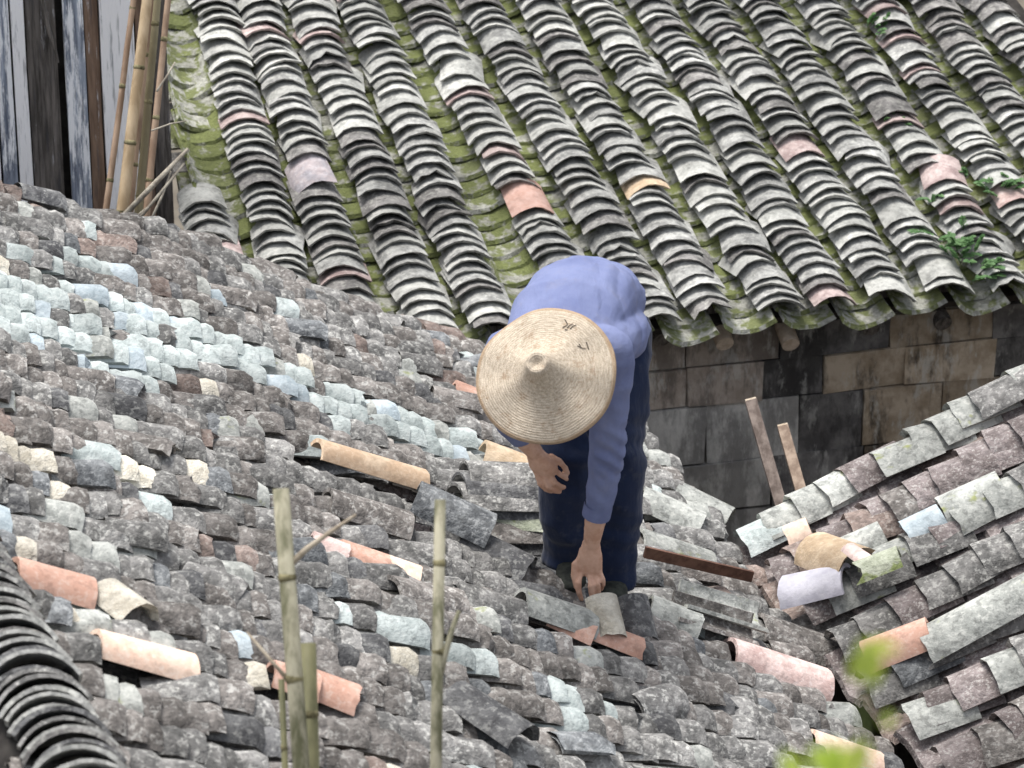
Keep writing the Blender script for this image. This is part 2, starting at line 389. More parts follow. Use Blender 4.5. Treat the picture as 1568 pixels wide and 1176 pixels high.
for ci, (v0, sl_) in enumerate(lines):
    w = eave_w(v0) + (random.uniform(-.02, .02)); first = True
    wtop = (-.75 if ci == 0 else WTOP)
    grime = random.uniform(-.1, .15)
    while w > wtop:
        ex = random.choice([.036, .042, .048, .052, .056, .066]) * random.uniform(.9, 1.1)
        if random.random() < .05: ex *= 1.7
        v = v0 + sl_ * w + .012 * nz(w * 4, ci * 7.7) + random.uniform(-.005, .005)
        q = nz(v * 2.2, w * 2.2, 5) + nz(v * 6, w * 6, 8) * .6 + grime
        mk = pick([('b_light', max(.1, 1.5 - q * 2.4)), ('b_grey', 1.1 + q), ('b_dark', max(.05, .35 + q * 1.6)), ('b_pink', .07)])
        sp = [s for s in spec_b if abs(s[1] - w) < .03 and abs(s[0] - v) < .1]
        va = random.choice(bvar)
        if random.random() < .10: va = random.choice(bbrk)
        if sp:
            mk = sp[0][2]; ex = .058 * sp[0][3]; spec_b.remove(sp[0]); va = bvar[0]
        d = (WB - V * .05).normalized()
        tilt = min(.48, .0215 / ex) + random.uniform(-.05, .05)
        p = Bp(v, w, .005 + sagB(v, w) + random.uniform(-.004, .004))
        covers.append((frame(p, V, d, NB, tilt, random.gauss(0, .28 if random.random() < .05 else .075), random.gauss(0, .14 if random.random() < .06 else .065)), va, mk, ex))
        w -= ex
for ci in range(len(lines) - 1):
    (va0, s0), (vb0, s1) = lines[ci], lines[ci + 1]
    w = eave_w(va0) + .035 + random.uniform(-.02, .02)
    wtop = (-.6 if ci == 0 else WTOP)
    while w > wtop:
        ex = random.uniform(.062, .095)
        v = ((va0 + s0 * w) + (vb0 + s1 * w)) / 2
        gap = (vb0 + s1 * w) - (va0 + s0 * w)
        d = (WB + V * (s0 + s1) * .15).normalized()
        q = nz(v * 1.7, w * 1.7, 22)
        mk = pick([('moss', 1.2 - q + (-w) * .35), ('moss2', .7 + q)])
        if w > -.1: mk = 'moss2'
        p = Bp(v, w, -.028 + sagB(v, w))
        chans.append((frame(p, V, d, NB, .19 + random.uniform(-.04, .04), random.gauss(0, .05), random.gauss(0, .05), True), random.choice(cvar), mk, ex))
        w -= ex
# the channel that ends the roof on the left, its lips standing free
w = -.62
while w > WTOP:
    v0, s0 = lines[1]; v = v0 + s0 * w - .145
    chans.append((frame(Bp(v, w, -.02), V, (WB + V * s0).normalized(), NB, .14, random.gauss(0, .08), random.gauss(-.1, .1), True), random.choice(cvar), pick([('moss2', 2), ('b_lav', .25), ('moss', 1)]), .08))
    w -= random.uniform(.06, .1)
lay(covers, broof, 'cover_tile', 'cover_tiles', 300)
lay(chans, broof, 'channel_tile', 'channel_tiles', 300)
# loose layers under the left verge
for k in range(9):
    w = -.7 - k * .12; v0, s0 = lines[1]
    b_ = MB(); b_.box(Bp(v0 + s0 * w - .2 + random.uniform(-.03, .02), w, -.10 + random.uniform(-.03, .03)), V * .07, WB * .05, NB * .009, .006)
    b_.obj('edge_shingle', M['b_dark'] if k % 2 else M['moss2'], broof)

# its wall, block by block
UW = (PB - FEET).dot(U) - .16                       # wall face, set back under the eave
W0 = FEET + U * UW
def wallpt(x, y):      # point on the wall face seen at a pixel
    return hit(x, y, W0, U)
zt = wallpt(1150, 500).z + .06
wc = MB()
va_, vb_ = (wallpt(700, 600) - W0).dot(V), (wallpt(1800, 600) - W0).dot(V)
base = Vector((W0.x, W0.y, 0))
wc.box(base + V * ((va_ + vb_) / 2) - U * .16 + Z * (zt / 2), V * ((vb_ - va_) / 2), U * .15, Z * (zt / 2))
bwall = wc.obj('wall', M['joint'], far)
course = [(500, 553, 'top'), (553, 612, 'a'), (612, 700, 'b'), (700, 775, 'c'), (775, 850, 'b'), (850, 930, 'c')]
for ri, (y0, y1, kind) in enumerate(course):
    z1, z0 = wallpt(1150, y0).z, wallpt(1150, y1).z
    v = va_ + random.uniform(-.1, 0)
    while v < vb_:
        wd = random.uniform(.2, .38) if kind != 'top' else random.uniform(.3, .45)
        c = W0 + V * (v + wd / 2); c.z = (z0 + z1) / 2
        px_, py_, _ = pix(c)
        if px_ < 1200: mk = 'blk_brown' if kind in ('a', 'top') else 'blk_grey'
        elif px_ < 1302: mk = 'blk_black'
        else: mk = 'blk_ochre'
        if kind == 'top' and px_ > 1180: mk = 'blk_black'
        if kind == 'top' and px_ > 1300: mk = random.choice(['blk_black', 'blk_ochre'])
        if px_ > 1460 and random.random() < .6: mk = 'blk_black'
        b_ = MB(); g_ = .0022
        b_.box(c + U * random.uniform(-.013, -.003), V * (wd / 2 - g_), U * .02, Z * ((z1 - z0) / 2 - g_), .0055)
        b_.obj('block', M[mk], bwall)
        v += wd
# log rafters whose sawn ends show under the eave
for px_, py_ in ((1097, 512), (1197, 513), (1330, 500), (1440, 492), (1010, 516), (905, 524)):
    c = wallpt(px_, py_) + U * (.10 if px_ in (1097, 1197) else .03)
    t = MB(); pts = [c, c - U * .35 + Z * .18]; t.tube(pts, [.032, .034], 14)
    o = t.obj('rafter', M['log'] if px_ in (1097, 1197) else M['bd_dark'], far, True); finish(o.data, [True] * 14 + [False] * 2)
wp = MB(); c = W0 + V * ((va_ + vb_) / 2) + U * .0 - U * .03; c.z = zt + .0
wp.box(c, V * ((vb_ - va_) / 2), U * .05, Z * .04); wp.obj('wall_plate', M['bd_dark'], far)

# ------------------------------------------------------------------ near house, left
near = tag(empty('house'), 'near house with lichened grey tile roof the worker stands on', 'house')
def verge_u(w):
    pts = [(-3, -1.5), (-1.56, -1.66), (-.96, -1.94), (-.36, -2.03), (.24, -2.12), (.88, -2.0), (2, -1.9)]
    for (a, ua), (b, ub) in zip(pts, pts[1:]):
        if a <= w <= b: return ua + (ub - ua) * (w - a) / (b - a)
    return pts[-1][1]
def eave_L(u):
    pts = [(-3, .84), (-1.9, .86), (-1.2, .88), (-.8, .84), (-.3, .80), (.5, .86), (3, .92)]
    for (a, ua), (b, ub) in zip(pts, pts[1:]):
        if a <= u <= b: return ua + (ub - ua) * (u - a) / (b - a)
    return 1
RIDGE_W = -1.92
UN = 2.75
dk = [Lp(-1.95, RIDGE_W, -.115), Lp(-1.95, .80, -.115), Lp(UN, .78, -.115), Lp(UN, RIDGE_W, -.115)]
# far slope of the same roof
WL2 = slope(-V, R_(27.2)); NL2 = U.cross(WL2); NL2 = NL2 if NL2.z > 0 else -NL2
RC = Lp(0, RIDGE_W, 0)
def Lp2(u, w, h=0): return RC + U * u + WL2 * w + NL2 * h
dk2 = [Lp2(-1.95, 0.02, -.115), Lp2(-1.95, 1.6, -.115), Lp2(UN, 1.6, -.115), Lp2(UN, 0.02, -.115)]
deck = MB()
for d_, n_ in ((dk, NL), (dk2, NL2)):
    deck.add(d_ + [p - n_ * .03 for p in d_], [(0, 1, 2, 3), (7, 6, 5, 4), (0, 4, 5, 1), (1, 5, 6, 2), (2, 6, 7, 3), (3, 7, 4, 0)])
lroof = deck.obj('roof', M['deck'], near)
lvar = variants(14, .118, .034, .16, .013, 300, geo=lump_geo, rough=.003, taper=.08, seg=6)
lbrk = variants(6, .118, .034, .15, .013, 360, geo=lump_geo, rough=.008, broken=.05)
lchn = variants(4, .155, .035, .20, .013, 400, rough=.006)
def sagL(u, w): return .028 * nz(u * 1.5, w * 1.5, 1.7) + .006 * nz(u * 4.5, w * 4.5, 4)
# the opened strip beside the worker where covers have been lifted
def opened(u, w): return (-.52 < u < .0 and -.50 < w < .34)
PALE_ROWS = {}
def paleness(u, w, row):
    """runs of pale replacement tiles: whole stretches of single courses"""
    if row not in PALE_ROWS:
        u0 = -2.1 + row * PITCHL; r_ = random.Random(row * 17 + 3)
        if -1.16 < u0 < -.70: PALE_ROWS[row] = (-9 if r_.random() < .5 else r_.uniform(-1.7, -1.2), r_.uniform(-.1, .42), .92)
        elif -.70 <= u0 < -.30: PALE_ROWS[row] = (-9, r_.uniform(-1.25, -.85), .8)
        elif -1.36 < u0 <= -1.16: PALE_ROWS[row] = (r_.uniform(-1.7, -1.4), r_.uniform(-1.2, -.9), .5)
        else: PALE_ROWS[row] = (9, 9, 0)
    a, b, p = PALE_ROWS[row]
    return p if a < w < b else .03
OVR = [((30, 690), 'cream'), ((60, 700), 'cream'), ((110, 722), 'cream'), ((215, 700), 'cream'), ((245, 715), 'cream'), ((318, 706), 'cream'), ((15, 770), 'blue'), ((275, 752), 'pale'),
       ((10, 395), 'cream'), ((45, 385), 'pale'), ((100, 402), 'pale'), ((865, 1040), 'pale'), ((905, 1062), 'pale'), ((975, 1095), 'pale'), ((940, 1068), 'pale'), ((900, 1100), 'pale'), ((560, 950), 'pale'), ((610, 960), 'pale'), ((645, 962), 'pale'),
       ((715, 930), 'pale'), ((720, 980), 'pale'), ((140, 935), 'cream'), ((170, 910), 'cream'), ((205, 940), 'pale'), ((360, 460), 'blue'), ((740, 1000), 'pale'), ((550, 1085), 'pale'), ((1010, 830), 'pale'), ((1060, 845), 'pale'), ((1030, 760), 'r_pale'), ((1070, 770), 'r_pale'), ((1000, 740), 'pale'),
       ((330, 925), 'grey'), ((455, 470), 'pale'), ((430, 560), 'pale')]
ovr = [((hit(x, y, PL, NL) - PL).dot(U), (hit(x, y, PL, NL) - PL).dot(WL), mk) for (x, y), mk in OVR]
lcov, lch = [], []
# courses where single tiles were replaced: leave their place free
GAPS = [((470, 822), (642, 882)), ((10, 866), (150, 912)), ((145, 978), (300, 1025)), ((412, 1030), (548, 1080)), ((840, 935), (985, 995)), ((1240, 1130), (1350, 1172)), ((1120, 985), (1270, 1042)),
        ((985, 815), (1100, 860)), ((985, 755), (1078, 802)), ((480, 705), (640, 755)), ((628, 775), (742, 832)), ((795, 915), (908, 960)), ((910, 925), (1010, 970))]
gaps = []
for pa, pb in GAPS:
    ea, eb = hit(*pa, PL, NL) - PL, hit(*pb, PL, NL) - PL
    gaps.append(((ea.dot(U) + eb.dot(U)) / 2, ea.dot(WL) + .03, eb.dot(WL) + .03))
def in_gap(u, w): return any(abs(u - g_[0]) < .062 and g_[1] < w < g_[2] for g_ in gaps)
PITCHL = .156
nu = int((UN + 2.2) / PITCHL)
for ci in range(nu):
    u0 = -2.1 + ci * PITCHL
    w = eave_L(u0) + random.uniform(-.05, .03)
    ph = random.uniform(0, 9)
    while w > RIDGE_W + .06:
        z_far = w < -1.1
        ex = random.choice([.042, .046, .05, .055, .062, .085]) * random.uniform(.88, 1.12)
        u = u0 + .022 * nz(w * 2.1, ph) + random.gauss(0, .0045)
        pl = paleness(u, w, ci)
        if pl > .5: ex = random.uniform(.042, .054)
        if u < verge_u(w) or opened(u, w) or in_gap(u, w):
            w -= ex; continue
        if random.random() < pl: mk = pick([('pale', 3), ('blue', .8), ('r_pale', .5), ('cream', .06), ('grey', .3)])
        else:
            q = nz(u * 2.6, w * 2.2, 30)
            mk = pick([('grey', max(.2, 1.3 - q * 2)), ('taupe', max(.2, 1.0 + q * 2)), ('dark', max(.03, .12 + q * .8)), ('brown', max(.02, .06 + q * .25)), ('slate', .07), ('r_pale', max(.03, .14 - q * .4)), ('pale', .035), ('cream', .015)])
        for o_ in ovr:
            if abs(o_[1] - w) < .034 and abs(o_[0] - u) < .07: mk = o_[2]
        va = random.choice(lvar)
        if random.random() < .07: va = random.choice(lbrk)
        tilt = min(.42, .018 / ex) + random.gauss(0, .04)
        h = -.022 + sagL(u, w) + random.gauss(0, .006)
        p = Lp(u, w, h)
        d = (WL + U * random.gauss(0, .03)).normalized()
        lcov.append((frame(p, U, d, NL, tilt, random.gauss(0, .04), random.gauss(0, .045)), va, mk, ex))
        if pl < .3 and random.random() < .03:      # a second tile slipped on top
            lcov.append((frame(p + NL * .022 + WL * .02, U, d, NL, tilt * .7, random.gauss(0, .25), random.gauss(0, .15)), random.choice(lbrk + lvar), pick([('grey', 1), ('taupe', 1), ('slate', .6)]), ex * 1.3))
        w -= ex
    # channel between this column and the next; slot shade put into darker tile colours
    w = eave_L(u0) + .03
    while w > RIDGE_W:
        ex = random.uniform(.08, .11); u = u0 + PITCHL / 2
        if u >= verge_u(w) + .05:
            lch.append((frame(Lp(u, w, -.095 + sagL(u, w)), U, WL, NL, .1, random.gauss(0, .05), 0, True), random.choice(lchn), pick([('taupe', .4), ('mauve', .6), ('dark', 1)]), .02))
        w -= ex
# far verge: short covers and mortar lumps pile up on the edge
w = eave_L(-2)
while w > RIDGE_W:
    ex = random.uniform(.05, .1)
    u = verge_u(w) + random.uniform(-.05, .05)
    lcov.append((frame(Lp(u, w, -.03 + sagL(u, w) + random.uniform(-.01, .02)), U, WL, NL, .2 + random.gauss(0, .1), random.gauss(0, .25), random.gauss(.1, .2)), random.choice(lvar + lbrk), pick([('taupe', 1.3), ('grey', 1), ('brown', .6), ('dark', .4)]), ex))
    w -= ex
lay(lcov, lroof, 'cover_tile', 'cover_tiles', 300)
lay(lch, lroof, 'channel_tile', 'channel_tiles', 0)
# ridge: tiles leaning on edge one behind the other, seen as crescents
rvar = variants(5, .19, .055, .15, .0085, 500, rough=.002, taper=.02, under=-.003, seg=10)
ur = -1.6
def ridge_w(u): return RIDGE_W - .17 + (.16 * (u - 1.35) if u > 1.35 else 0)
while ur < UN:
    near_ = ur > 1.1
    wv = ridge_w(ur)
    p = Lp(ur, wv + .03, .035 + random.uniform(-.006, .006)); dr = (U + Z * .0).normalized()
    tile_object('ridge_tile', random.choice(rvar)[1], frame(p, V, dr, Z, R_(33) + random.gauss(0, .05), random.gauss(-.12, .04), random.gauss(0, .06)), M[pick([('dark', .4), ('b_grey', 1.6), ('b_dark', .6), ('grey', .8)])], lroof)
    ur += random.uniform(.028, .036) if near_ else .06
rb = MB()
rb.tube([Lp(u_, ridge_w(u_) + .03, -.08) for u_ in (-1.7, -.5, 1.3, 2.0, UN)], [.06] * 5, 10)
rb.obj('ridge_bed', M['deck'], lroof, True)
# tiles of the slope beyond the ridge
l2 = []
u = .9
while u < UN:
    w = .08
    while w < .9:
        ex = random.uniform(.1, .14); w += ex
        l2.append((frame(Lp2(u + random.gauss(0, .01), w, -.05), U, WL2, NL2, .12, random.gauss(0, .06), 0), random.choice(lvar), pick([('dark', 1), ('slate', .7), ('grey', .6)]), ex))
    u += .19
lay(l2, lroof, 'slope_tile', 'slope_tiles', 60)
# walls under the roof
wl = MB()
zt2 = Lp(0, .75).z - .2
for u_ in (-1.7, UN - .25):
    c1, c2 = Lp(u_, RIDGE_W), Lp(u_, .7)
    a_ = [Vector((c.x, c.y, 0)) for c in (Lp2(u_, 1.4), c2)]
    b_ = [Lp2(u_, 1.4, -.16), Lp(u_, RIDGE_W, -.2), Lp(u_, .7, -.16)]
    f_ = [a_[0], a_[1], b_[2], b_[1], b_[0]]; n = len(f_)
    wl.add([p + U * .1 for p in f_] + [p - U * .1 for p in f_], [(0, 1, 2, 3, 4), (9, 8, 7, 6, 5)] + [(i, (i + 1) % 5, 5 + (i + 1) % 5, 5 + i) for i in range(5)])
c = (Lp(-1.7, .6) + Lp(UN - .25, .6)) / 2; c.z = zt2 / 2
wl.box(c, U * ((UN + 1.45) / 2 - .11), V * .1, Z * (zt2 / 2))
wl.obj('wall', M['plinth'], near)

# ------------------------------------------------------------------ neighbouring house, right
right = tag(empty('house'), 'house at the right edge with wide-spaced cover tiles and mauve channels', 'house')
def eave_R(u): return .10 - .05 * (u + .4) + .02 * nz(u * 3, 0, 2)
dk = [Rp(-.48, .02, -.11), Rp(1.9, -.03, -.11), Rp(1.9, -2.4, -.11), Rp(-.48, -2.4, -.11)]
deck = MB(); deck.add(dk + [p - NR * .03 for p in dk], [(0, 1, 2, 3), (7, 6, 5, 4), (0, 4, 5, 1), (1, 5, 6, 2), (2, 6, 7, 3), (3, 7, 4, 0)])
rroof = deck.obj('roof', M['deck'], right)
rv = variants(8, .175, .052, .20, .014, 600, rough=.006)
rl = variants(3, .175, .05, .34, .014, 640, rough=.004)
rc = variants(5, .27, .035, .24, .014, 660, rough=.008)
rcov, rch = [], []
k = 0; u0 = -.50
pal = {0: [('r_pale', 2.4), ('pale', .5), ('grey', .6), ('mauve', .4)], 1: [('mauve', 2), ('brown', .8), ('taupe', .8)], 2: [('r_pale', 1.2), ('mauve', 1), ('grey', 1), ('pale', .3)], 3: [('mauve', 1.2), ('grey', 1), ('slate', .5)],
       4: [('grey', 1), ('slate', .7), ('mauve', .8)], 5: [('grey', 1), ('mauve', 1), ('r_pale', .3)], 6: [('taupe', 1), ('mauve', 1), ('ochre', .1)], 7: [('taupe', 1), ('grey', 1)]}
while u0 < 1.9:
    w = eave_R(u0) + random.uniform(-.02, .02)
    while w > -2.4:
        ex = random.uniform(.075, .14) if k in (0, 2, 4) else random.uniform(.06, .11)
        u = u0 + random.gauss(0, .008) + .012 * nz(w * 3, k * 3.3)
        mk = pick(pal.get(k, pal[7]))
        rcov.append((frame(Rp(u, w, -.035 + .012 * nz(u * 3, w * 3, 1)), U, WR, NR, min(.25, .014 / ex) + random.gauss(0, .03), random.gauss(0, .07), random.gauss(0, .06)), random.choice(rv), mk, ex))
        w -= ex
    w = eave_R(u0) + .04
    while w > -2.4:
        ex = random.uniform(.11, .18)
        rch.append((frame(Rp(u0 + .128 + random.gauss(0, .006), w, -.055), U, WR, NR, .09, random.gauss(0, .05), random.gauss(0, .04), True), random.choice(rc), pick([('mauve', 3), ('brown', .5), ('taupe', .6)]), ex))
        w -= ex
    u0 += .256; k += 1
lay(rcov, rroof, 'cover_tile', 'cover_tiles', 300)
lay(rch, rroof, 'channel_tile', 'channel_tiles', 300)
wl = MB()
c = Rp(.7, -.2); c2 = Rp(.7, -2.3)
for u_ in (-.3, 1.75):
    q1, q2 = Rp(u_, -.18, -.16), Rp(u_, -2.35, -.16)
    f_ = [Vector((q1.x, q1.y, 0)), Vector((q2.x, q2.y, 0)), q2, q1]
    wl.add([p + U * .1 for p in f_] + [p - U * .1 for p in f_], [(0, 1, 2, 3), (7, 6, 5, 4)] + [(i, (i + 1) % 4, 4 + (i + 1) % 4, 4 + i) for i in range(4)])
q = Rp(.7, -.25); q.z = (Rp(.7, -.1).z - .2) / 2
wl.box(q, U * .92, V * .1, Z * q.z)
wl.obj('wall', M['plinth'], right)

# ------------------------------------------------------------------ tiles placed singly on the roofs
def spec(pa, pb, P0, n, width, mat, name='loose_tile', parent=None, h=.03, rise=None, roll=0, tilt=.03, flip=False, label=None, cat=None, group=None, seed=0, th=.013, nrm=None, broken=0):
    a_, b_ = hit(*pa, P0, n), hit(*pb, P0, n); L = (b_ - a_).length
    g_ = tile_geo(width, rise or width * .34, L, th, seg=8, seed=seed or int(pa[0]), rough=.003, taper=.08, broken=broken)
    me = bpy.data.meshes.new(name); me.from_pydata(g_[0], [], g_[1]); me.materials.append(M[mat]); finish(me, g_[2])
    o = bpy.data.objects.new(name, me); link(o, parent)
    e_ = (a_ + b_) / 2 - PL; sg_ = sagL(e_.dot(U), e_.dot(WL)) if P0 is PL else 0
    o.matrix_world = frame(b_ + n * (h + sg_), None, b_ - a_, nrm or n, tilt, 0, roll, flip)
    if label: tag(o, label, cat, group)
    return o
OL = dict(P0=PL, n=NL)
# replaced tiles that belong to the courses of the near roof
def course_tile(pa, pb, mat, width=.125, h=-.02, label=None, **kw):
    o = spec(pa, pb, PL, NL, width, mat, 'cover_tile', lroof, h=h, **kw)
    if label: o['label'] = label
for pa, pb, mt, lb in [((478, 824), (532, 848), 'pink', 'pale pink replacement tile'), ((524, 838), (592, 864), 'orange', 'orange replacement tile'), ((584, 856), (642, 880), 'peach', 'pale orange replacement tile'),
                       ((25, 868), (142, 905), 'orange', 'bright orange replacement tile'), ((150, 978), (295, 1022), 'peach', 'pale peach replacement tile'),
                       ((415, 1030), (482, 1055), 'orange', None), ((470, 1045), (542, 1076), 'orange', 'bright orange replacement tile'),
                       ((845, 935), (912, 968), 'orange', None), ((900, 958), (980, 992), 'orange', 'salmon replacement tile'),
                       ((1245, 1130), (1345, 1170), 'peach', None), ((700, 586), (745, 606), 'orange', 'small orange tile end')]:
    course_tile(pa, pb, mt, label=lb)
course_tile((1125, 985), (1268, 1040), 'pink', width=.17, h=-.02)
course_tile((1165, 955), (1290, 1005), 'taupe', width=.2, h=-.03)
course_tile((690, 1075), (795, 1150), 'dark', width=.15, h=.02)
course_tile((985, 815), (1090, 856), 'r_pale', width=.17, h=-.03)
course_tile((985, 755), (1075, 800), 'r_pale', width=.17, h=-.03)
course_tile((1040, 745), (1120, 790), 'r_pale', width=.16, h=-.035)
course_tile((160, 905), (215, 950), 'cream', width=.13, h=-.01)
course_tile((600, 900), (700, 925), 'taupe', width=.15, h=-.02)
course_tile((800, 918), (905, 958), 'r_pale', width=.15, h=-.01)
course_tile((700, 900), (800, 935), 'grey', width=.14, h=-.02)
course_tile((1000, 915), (1075, 950), 'r_pale', width=.15, h=-.02)

# loose tiles
LO = 'loose tiles on the near roof'
spec((480, 700), (640, 752), PL, NL,   .115, 'tan', h=.022, tilt=.02, label='long tan tile laid loose on the courses left of the tile stack', cat='roof tile', group=LO)
spec((505, 760), (625, 805), PL, NL, .14, 'taupe', h=-.01, tilt=.05, label='dark curved tile lying just below the long tan loose tile', cat='roof tile', group=LO)
spec((628, 775), (742, 830), PL, NL, .17, 'slate', h=.015, tilt=.02, label='big grey tile lying open-ended left of the tile stack', cat='roof tile', group=LO, nrm=NL + U * .25)
spec((715, 818), (812, 872), PL, NL, .18, 'dark', h=-.03, label='dark rounded tile resting below the tile stack', cat='roof tile', group=LO)
# stack of spare tiles beside the worker's knee
axs = (V * .97 - Z * .16).normalized()
sb = hit(826, 812, PL, NL)
order_ = ['bottommost', 'second from the bottom', 'third from the bottom', 'fourth from the bottom', 'fifth from the bottom', 'sixth from the bottom', 'topmost']
for k in range(7):
    g_ = tile_geo(.158 + .013 * (6 - k), .05, .24 + random.uniform(-.03, .02), .009, seg=8, seed=900 + k, rough=.003)
    me = bpy.data.meshes.new('spare_tile'); me.from_pydata(g_[0], [], g_[1]); me.materials.append(M[['dark', 'taupe', 'olive', 'dark', 'grey', 'dark', 'grey'][k]]); finish(me, g_[2])
    o = link(bpy.data.objects.new('spare_tile', me)); o.matrix_world = frame(sb + Z * (.008 + .0235 * k) + U * (.014 * (6 - k) + random.uniform(-.006, .006)) + axs * random.uniform(-.02, .025), None, axs, Z - U * .05, .0, random.gauss(0, .05), random.gauss(0, .03))
    tag(o, 'grey curved spare tile, %s of the stack beside the worker\'s leg' % order_[k], 'roof tile', 'stack of spare tiles')
o = spec((735, 700), (830, 742), PL, NL, .16, 'ochre', h=.02, label='tan tile lying behind the tile stack near the hat', cat='roof tile', group=LO)
# propped tile at the worker's hand; lit and unlit halves put into piece colours
def stand(px, py, wd, ht, mat, lean, label, yaw=0, d=0):
    p = hit(px, py, PL, NL) + NL * .0
    g_ = tile_geo(wd, wd * .34, ht, .014, seg=8, seed=int(px), rough=.003)
    me = bpy.data.meshes.new('loose_tile'); me.from_pydata(g_[0], [], g_[1]); me.materials.append(M[mat]); finish(me, g_[2])
    o = link(bpy.data.objects.new('loose_tile', me)); al = (-Z * math.cos(lean) - FW * 0 + U * math.sin(lean)).normalized()
    al = Matrix.Rotation(yaw, 3, 'Y') @ al
    o.matrix_world = frame(p, None, al, (U * math.cos(lean) + Z * math.sin(lean)), 0)
    return tag(o, label, 'roof tile', LO)
stand(934, 978, .095, .12, 'cream', .85, 'lit half of the tile propped right of the reaching hand, coloured cream')
stand(980, 984, .105, .13, 'dark', .85, 'unlit half of the propped tile, coloured dark beside the cream half')
# upturned tiles lying in one another at the valley
for k in range(2):
    spec((1040 - k * 6, 925 + 8 * k), (1160 - k * 6, 968 + 9 * k), PL, NL, .135, ['r_pale', 'taupe'][k], h=.062 - .02 * k, rise=.034, flip=True, seed=70 + k, nrm=(NL + U * .35).normalized(), tilt=.06,
         label=['pale upturned tile lying hollow side up at the valley', 'dark tile under the pale upturned one at the valley'][k], cat='roof tile', group='upturned tiles at the valley')
# brown board behind the worker's feet
b_ = MB(); pa, pb = hit(975, 868, PL, NL) + NL * .05, hit(1140, 905, PL, NL) + NL * .05
dr = (pb - pa); b_.box((pa + pb) / 2, dr / 2, Z * .022 + U * .012, (U * .006))
tag(b_.obj('board', M['rust']), 'red-brown board lying by the worker\'s heel at the valley', 'board')
# loose pieces on the right-hand roof
def specR(pa, pb, width, mat, label, h=.04, **kw):
    return spec(pa, pb, PR, NR, width, mat, 'loose_tile', None, h=h, label=label, cat='roof tile', group='loose tiles on the right roof', **kw)
specR((1300, 893), (1205, 915), .15, 'lav', 'smooth lavender grey tile at the edge of the right roof', h=.012, tilt=.0)
specR((1248, 850), (1318, 880), .16, 'ochre', 'tan orange tile lying crosswise above the lavender tile', h=.03, rise=.05)
specR((1312, 868), (1345, 892), .05, 'pink', 'small pale pink shard between tan and olive tiles', h=.08, rise=.01)
specR((1395, 885), (1325, 915), .13, 'olive', 'olive grey broken tile right of the tan orange tile', h=.07, rise=.05, broken=.05, roll=.3)
def courseR(pa, pb, width, mat, label=None, h=.02, **kw):
    o = spec(pa, pb, PR, NR, width, mat, 'cover_tile', rroof, h=h, **kw)
    if label: o['label'] = label
courseR((1640, 868), (1415, 990), .16, 'r_pale', 'long pale smooth tile', h=-.01, tilt=0)
courseR((1428, 975), (1330, 1015), .15, 'orange', 'pale orange tile at the eave', h=.012, tilt=.02)
courseR((1350, 812), (1285, 845), .15, 'r_pale', None, h=-.02)
courseR((1440, 785), (1385, 815), .15, 'blue', None, h=-.02)
courseR((1530, 735), (1440, 780), .16, 'r_pale', None, h=-.02)
courseR((1240, 808), (1205, 825), .12, 'peach', 'tan tile end', h=-.005)

# ------------------------------------------------------------------ plank wall, upper left
pw = tag(empty('plank_wall'), 'upright wall of peeling limewashed boards behind the bamboo poles', 'wall')
WPd = 11.35
PW0 = at(100, 150, WPd)
def pwp(x, y): return hit(x, y, PW0, U)
zt3, zb3 = pwp(100, -140).z, 2.2
segs = [(-230, -150, 'bd_white'), (-148, -62, 'bd_blue'), (-60, -2, 'bd_blue'), (0, 24, 'bd_blue'), (25, 47, 'bd_white'), (48, 95, 'bd_dark'), (104, 136, 'bd_blue'), (136, 158, 'bd_brown'), (159, 212, 'bd_white'), (213, 234, 'bd_brown'), (235, 262, 'bd_dark')]
for i, (x0, x1, mk) in enumerate(segs):
    p0, p1 = pwp(x0, 200), pwp(x1, 200)
    b_ = MB(); c = (p0 + p1) / 2; off = (.012 if mk == 'bd_dark' else 0) * -1 + random.uniform(-.004, .004); c += U * off
    n = 9; vs = []; wdt = (p1 - p0).length / 2 - .0015
    for k in range(n):
        zz = zb3 + (zt3 - zb3) * k / (n - 1)
        for sx, sy in ((-1, 1), (1, 1), (1, -1), (-1, -1)):
            q = c + V * (sx * (wdt + random.uniform(-.0025, .0005))) + U * (.011 * sy + random.uniform(-.002, .002)); q.z = zz; vs.append(q)
    fs = [(0, 3, 2, 1), tuple((n - 1) * 4 + k for k in range(4))]
    for k in range(n - 1):
        for j in range(4): fs.append((k * 4 + j, k * 4 + (j + 1) % 4, (k + 1) * 4 + (j + 1) % 4, (k + 1) * 4 + j))
    b_.add(vs, fs); b_.obj('plank', M[mk], pw)
fl = MB()       # torn flap of a board
pts = [pwp(62, -10), pwp(70, 30), pwp(80, 62), pwp(88, 92)]
fl.tube([p + U * .03 for p in pts], [.022, .024, .018, .006], 6, ell=[.4] * 4); fl.obj('torn_flap', M['bd_dark'], pw)
bk = MB(); c = (pwp(-230, 200) + pwp(262, 200)) / 2 - U * .08; c.z = zt3 / 2
bk.box(c, V * ((pwp(262, 200) - pwp(-230, 200)).length / 2), U * .02, Z * (zt3 / 2 - .05)); bk.obj('backing', M['deck'], pw)

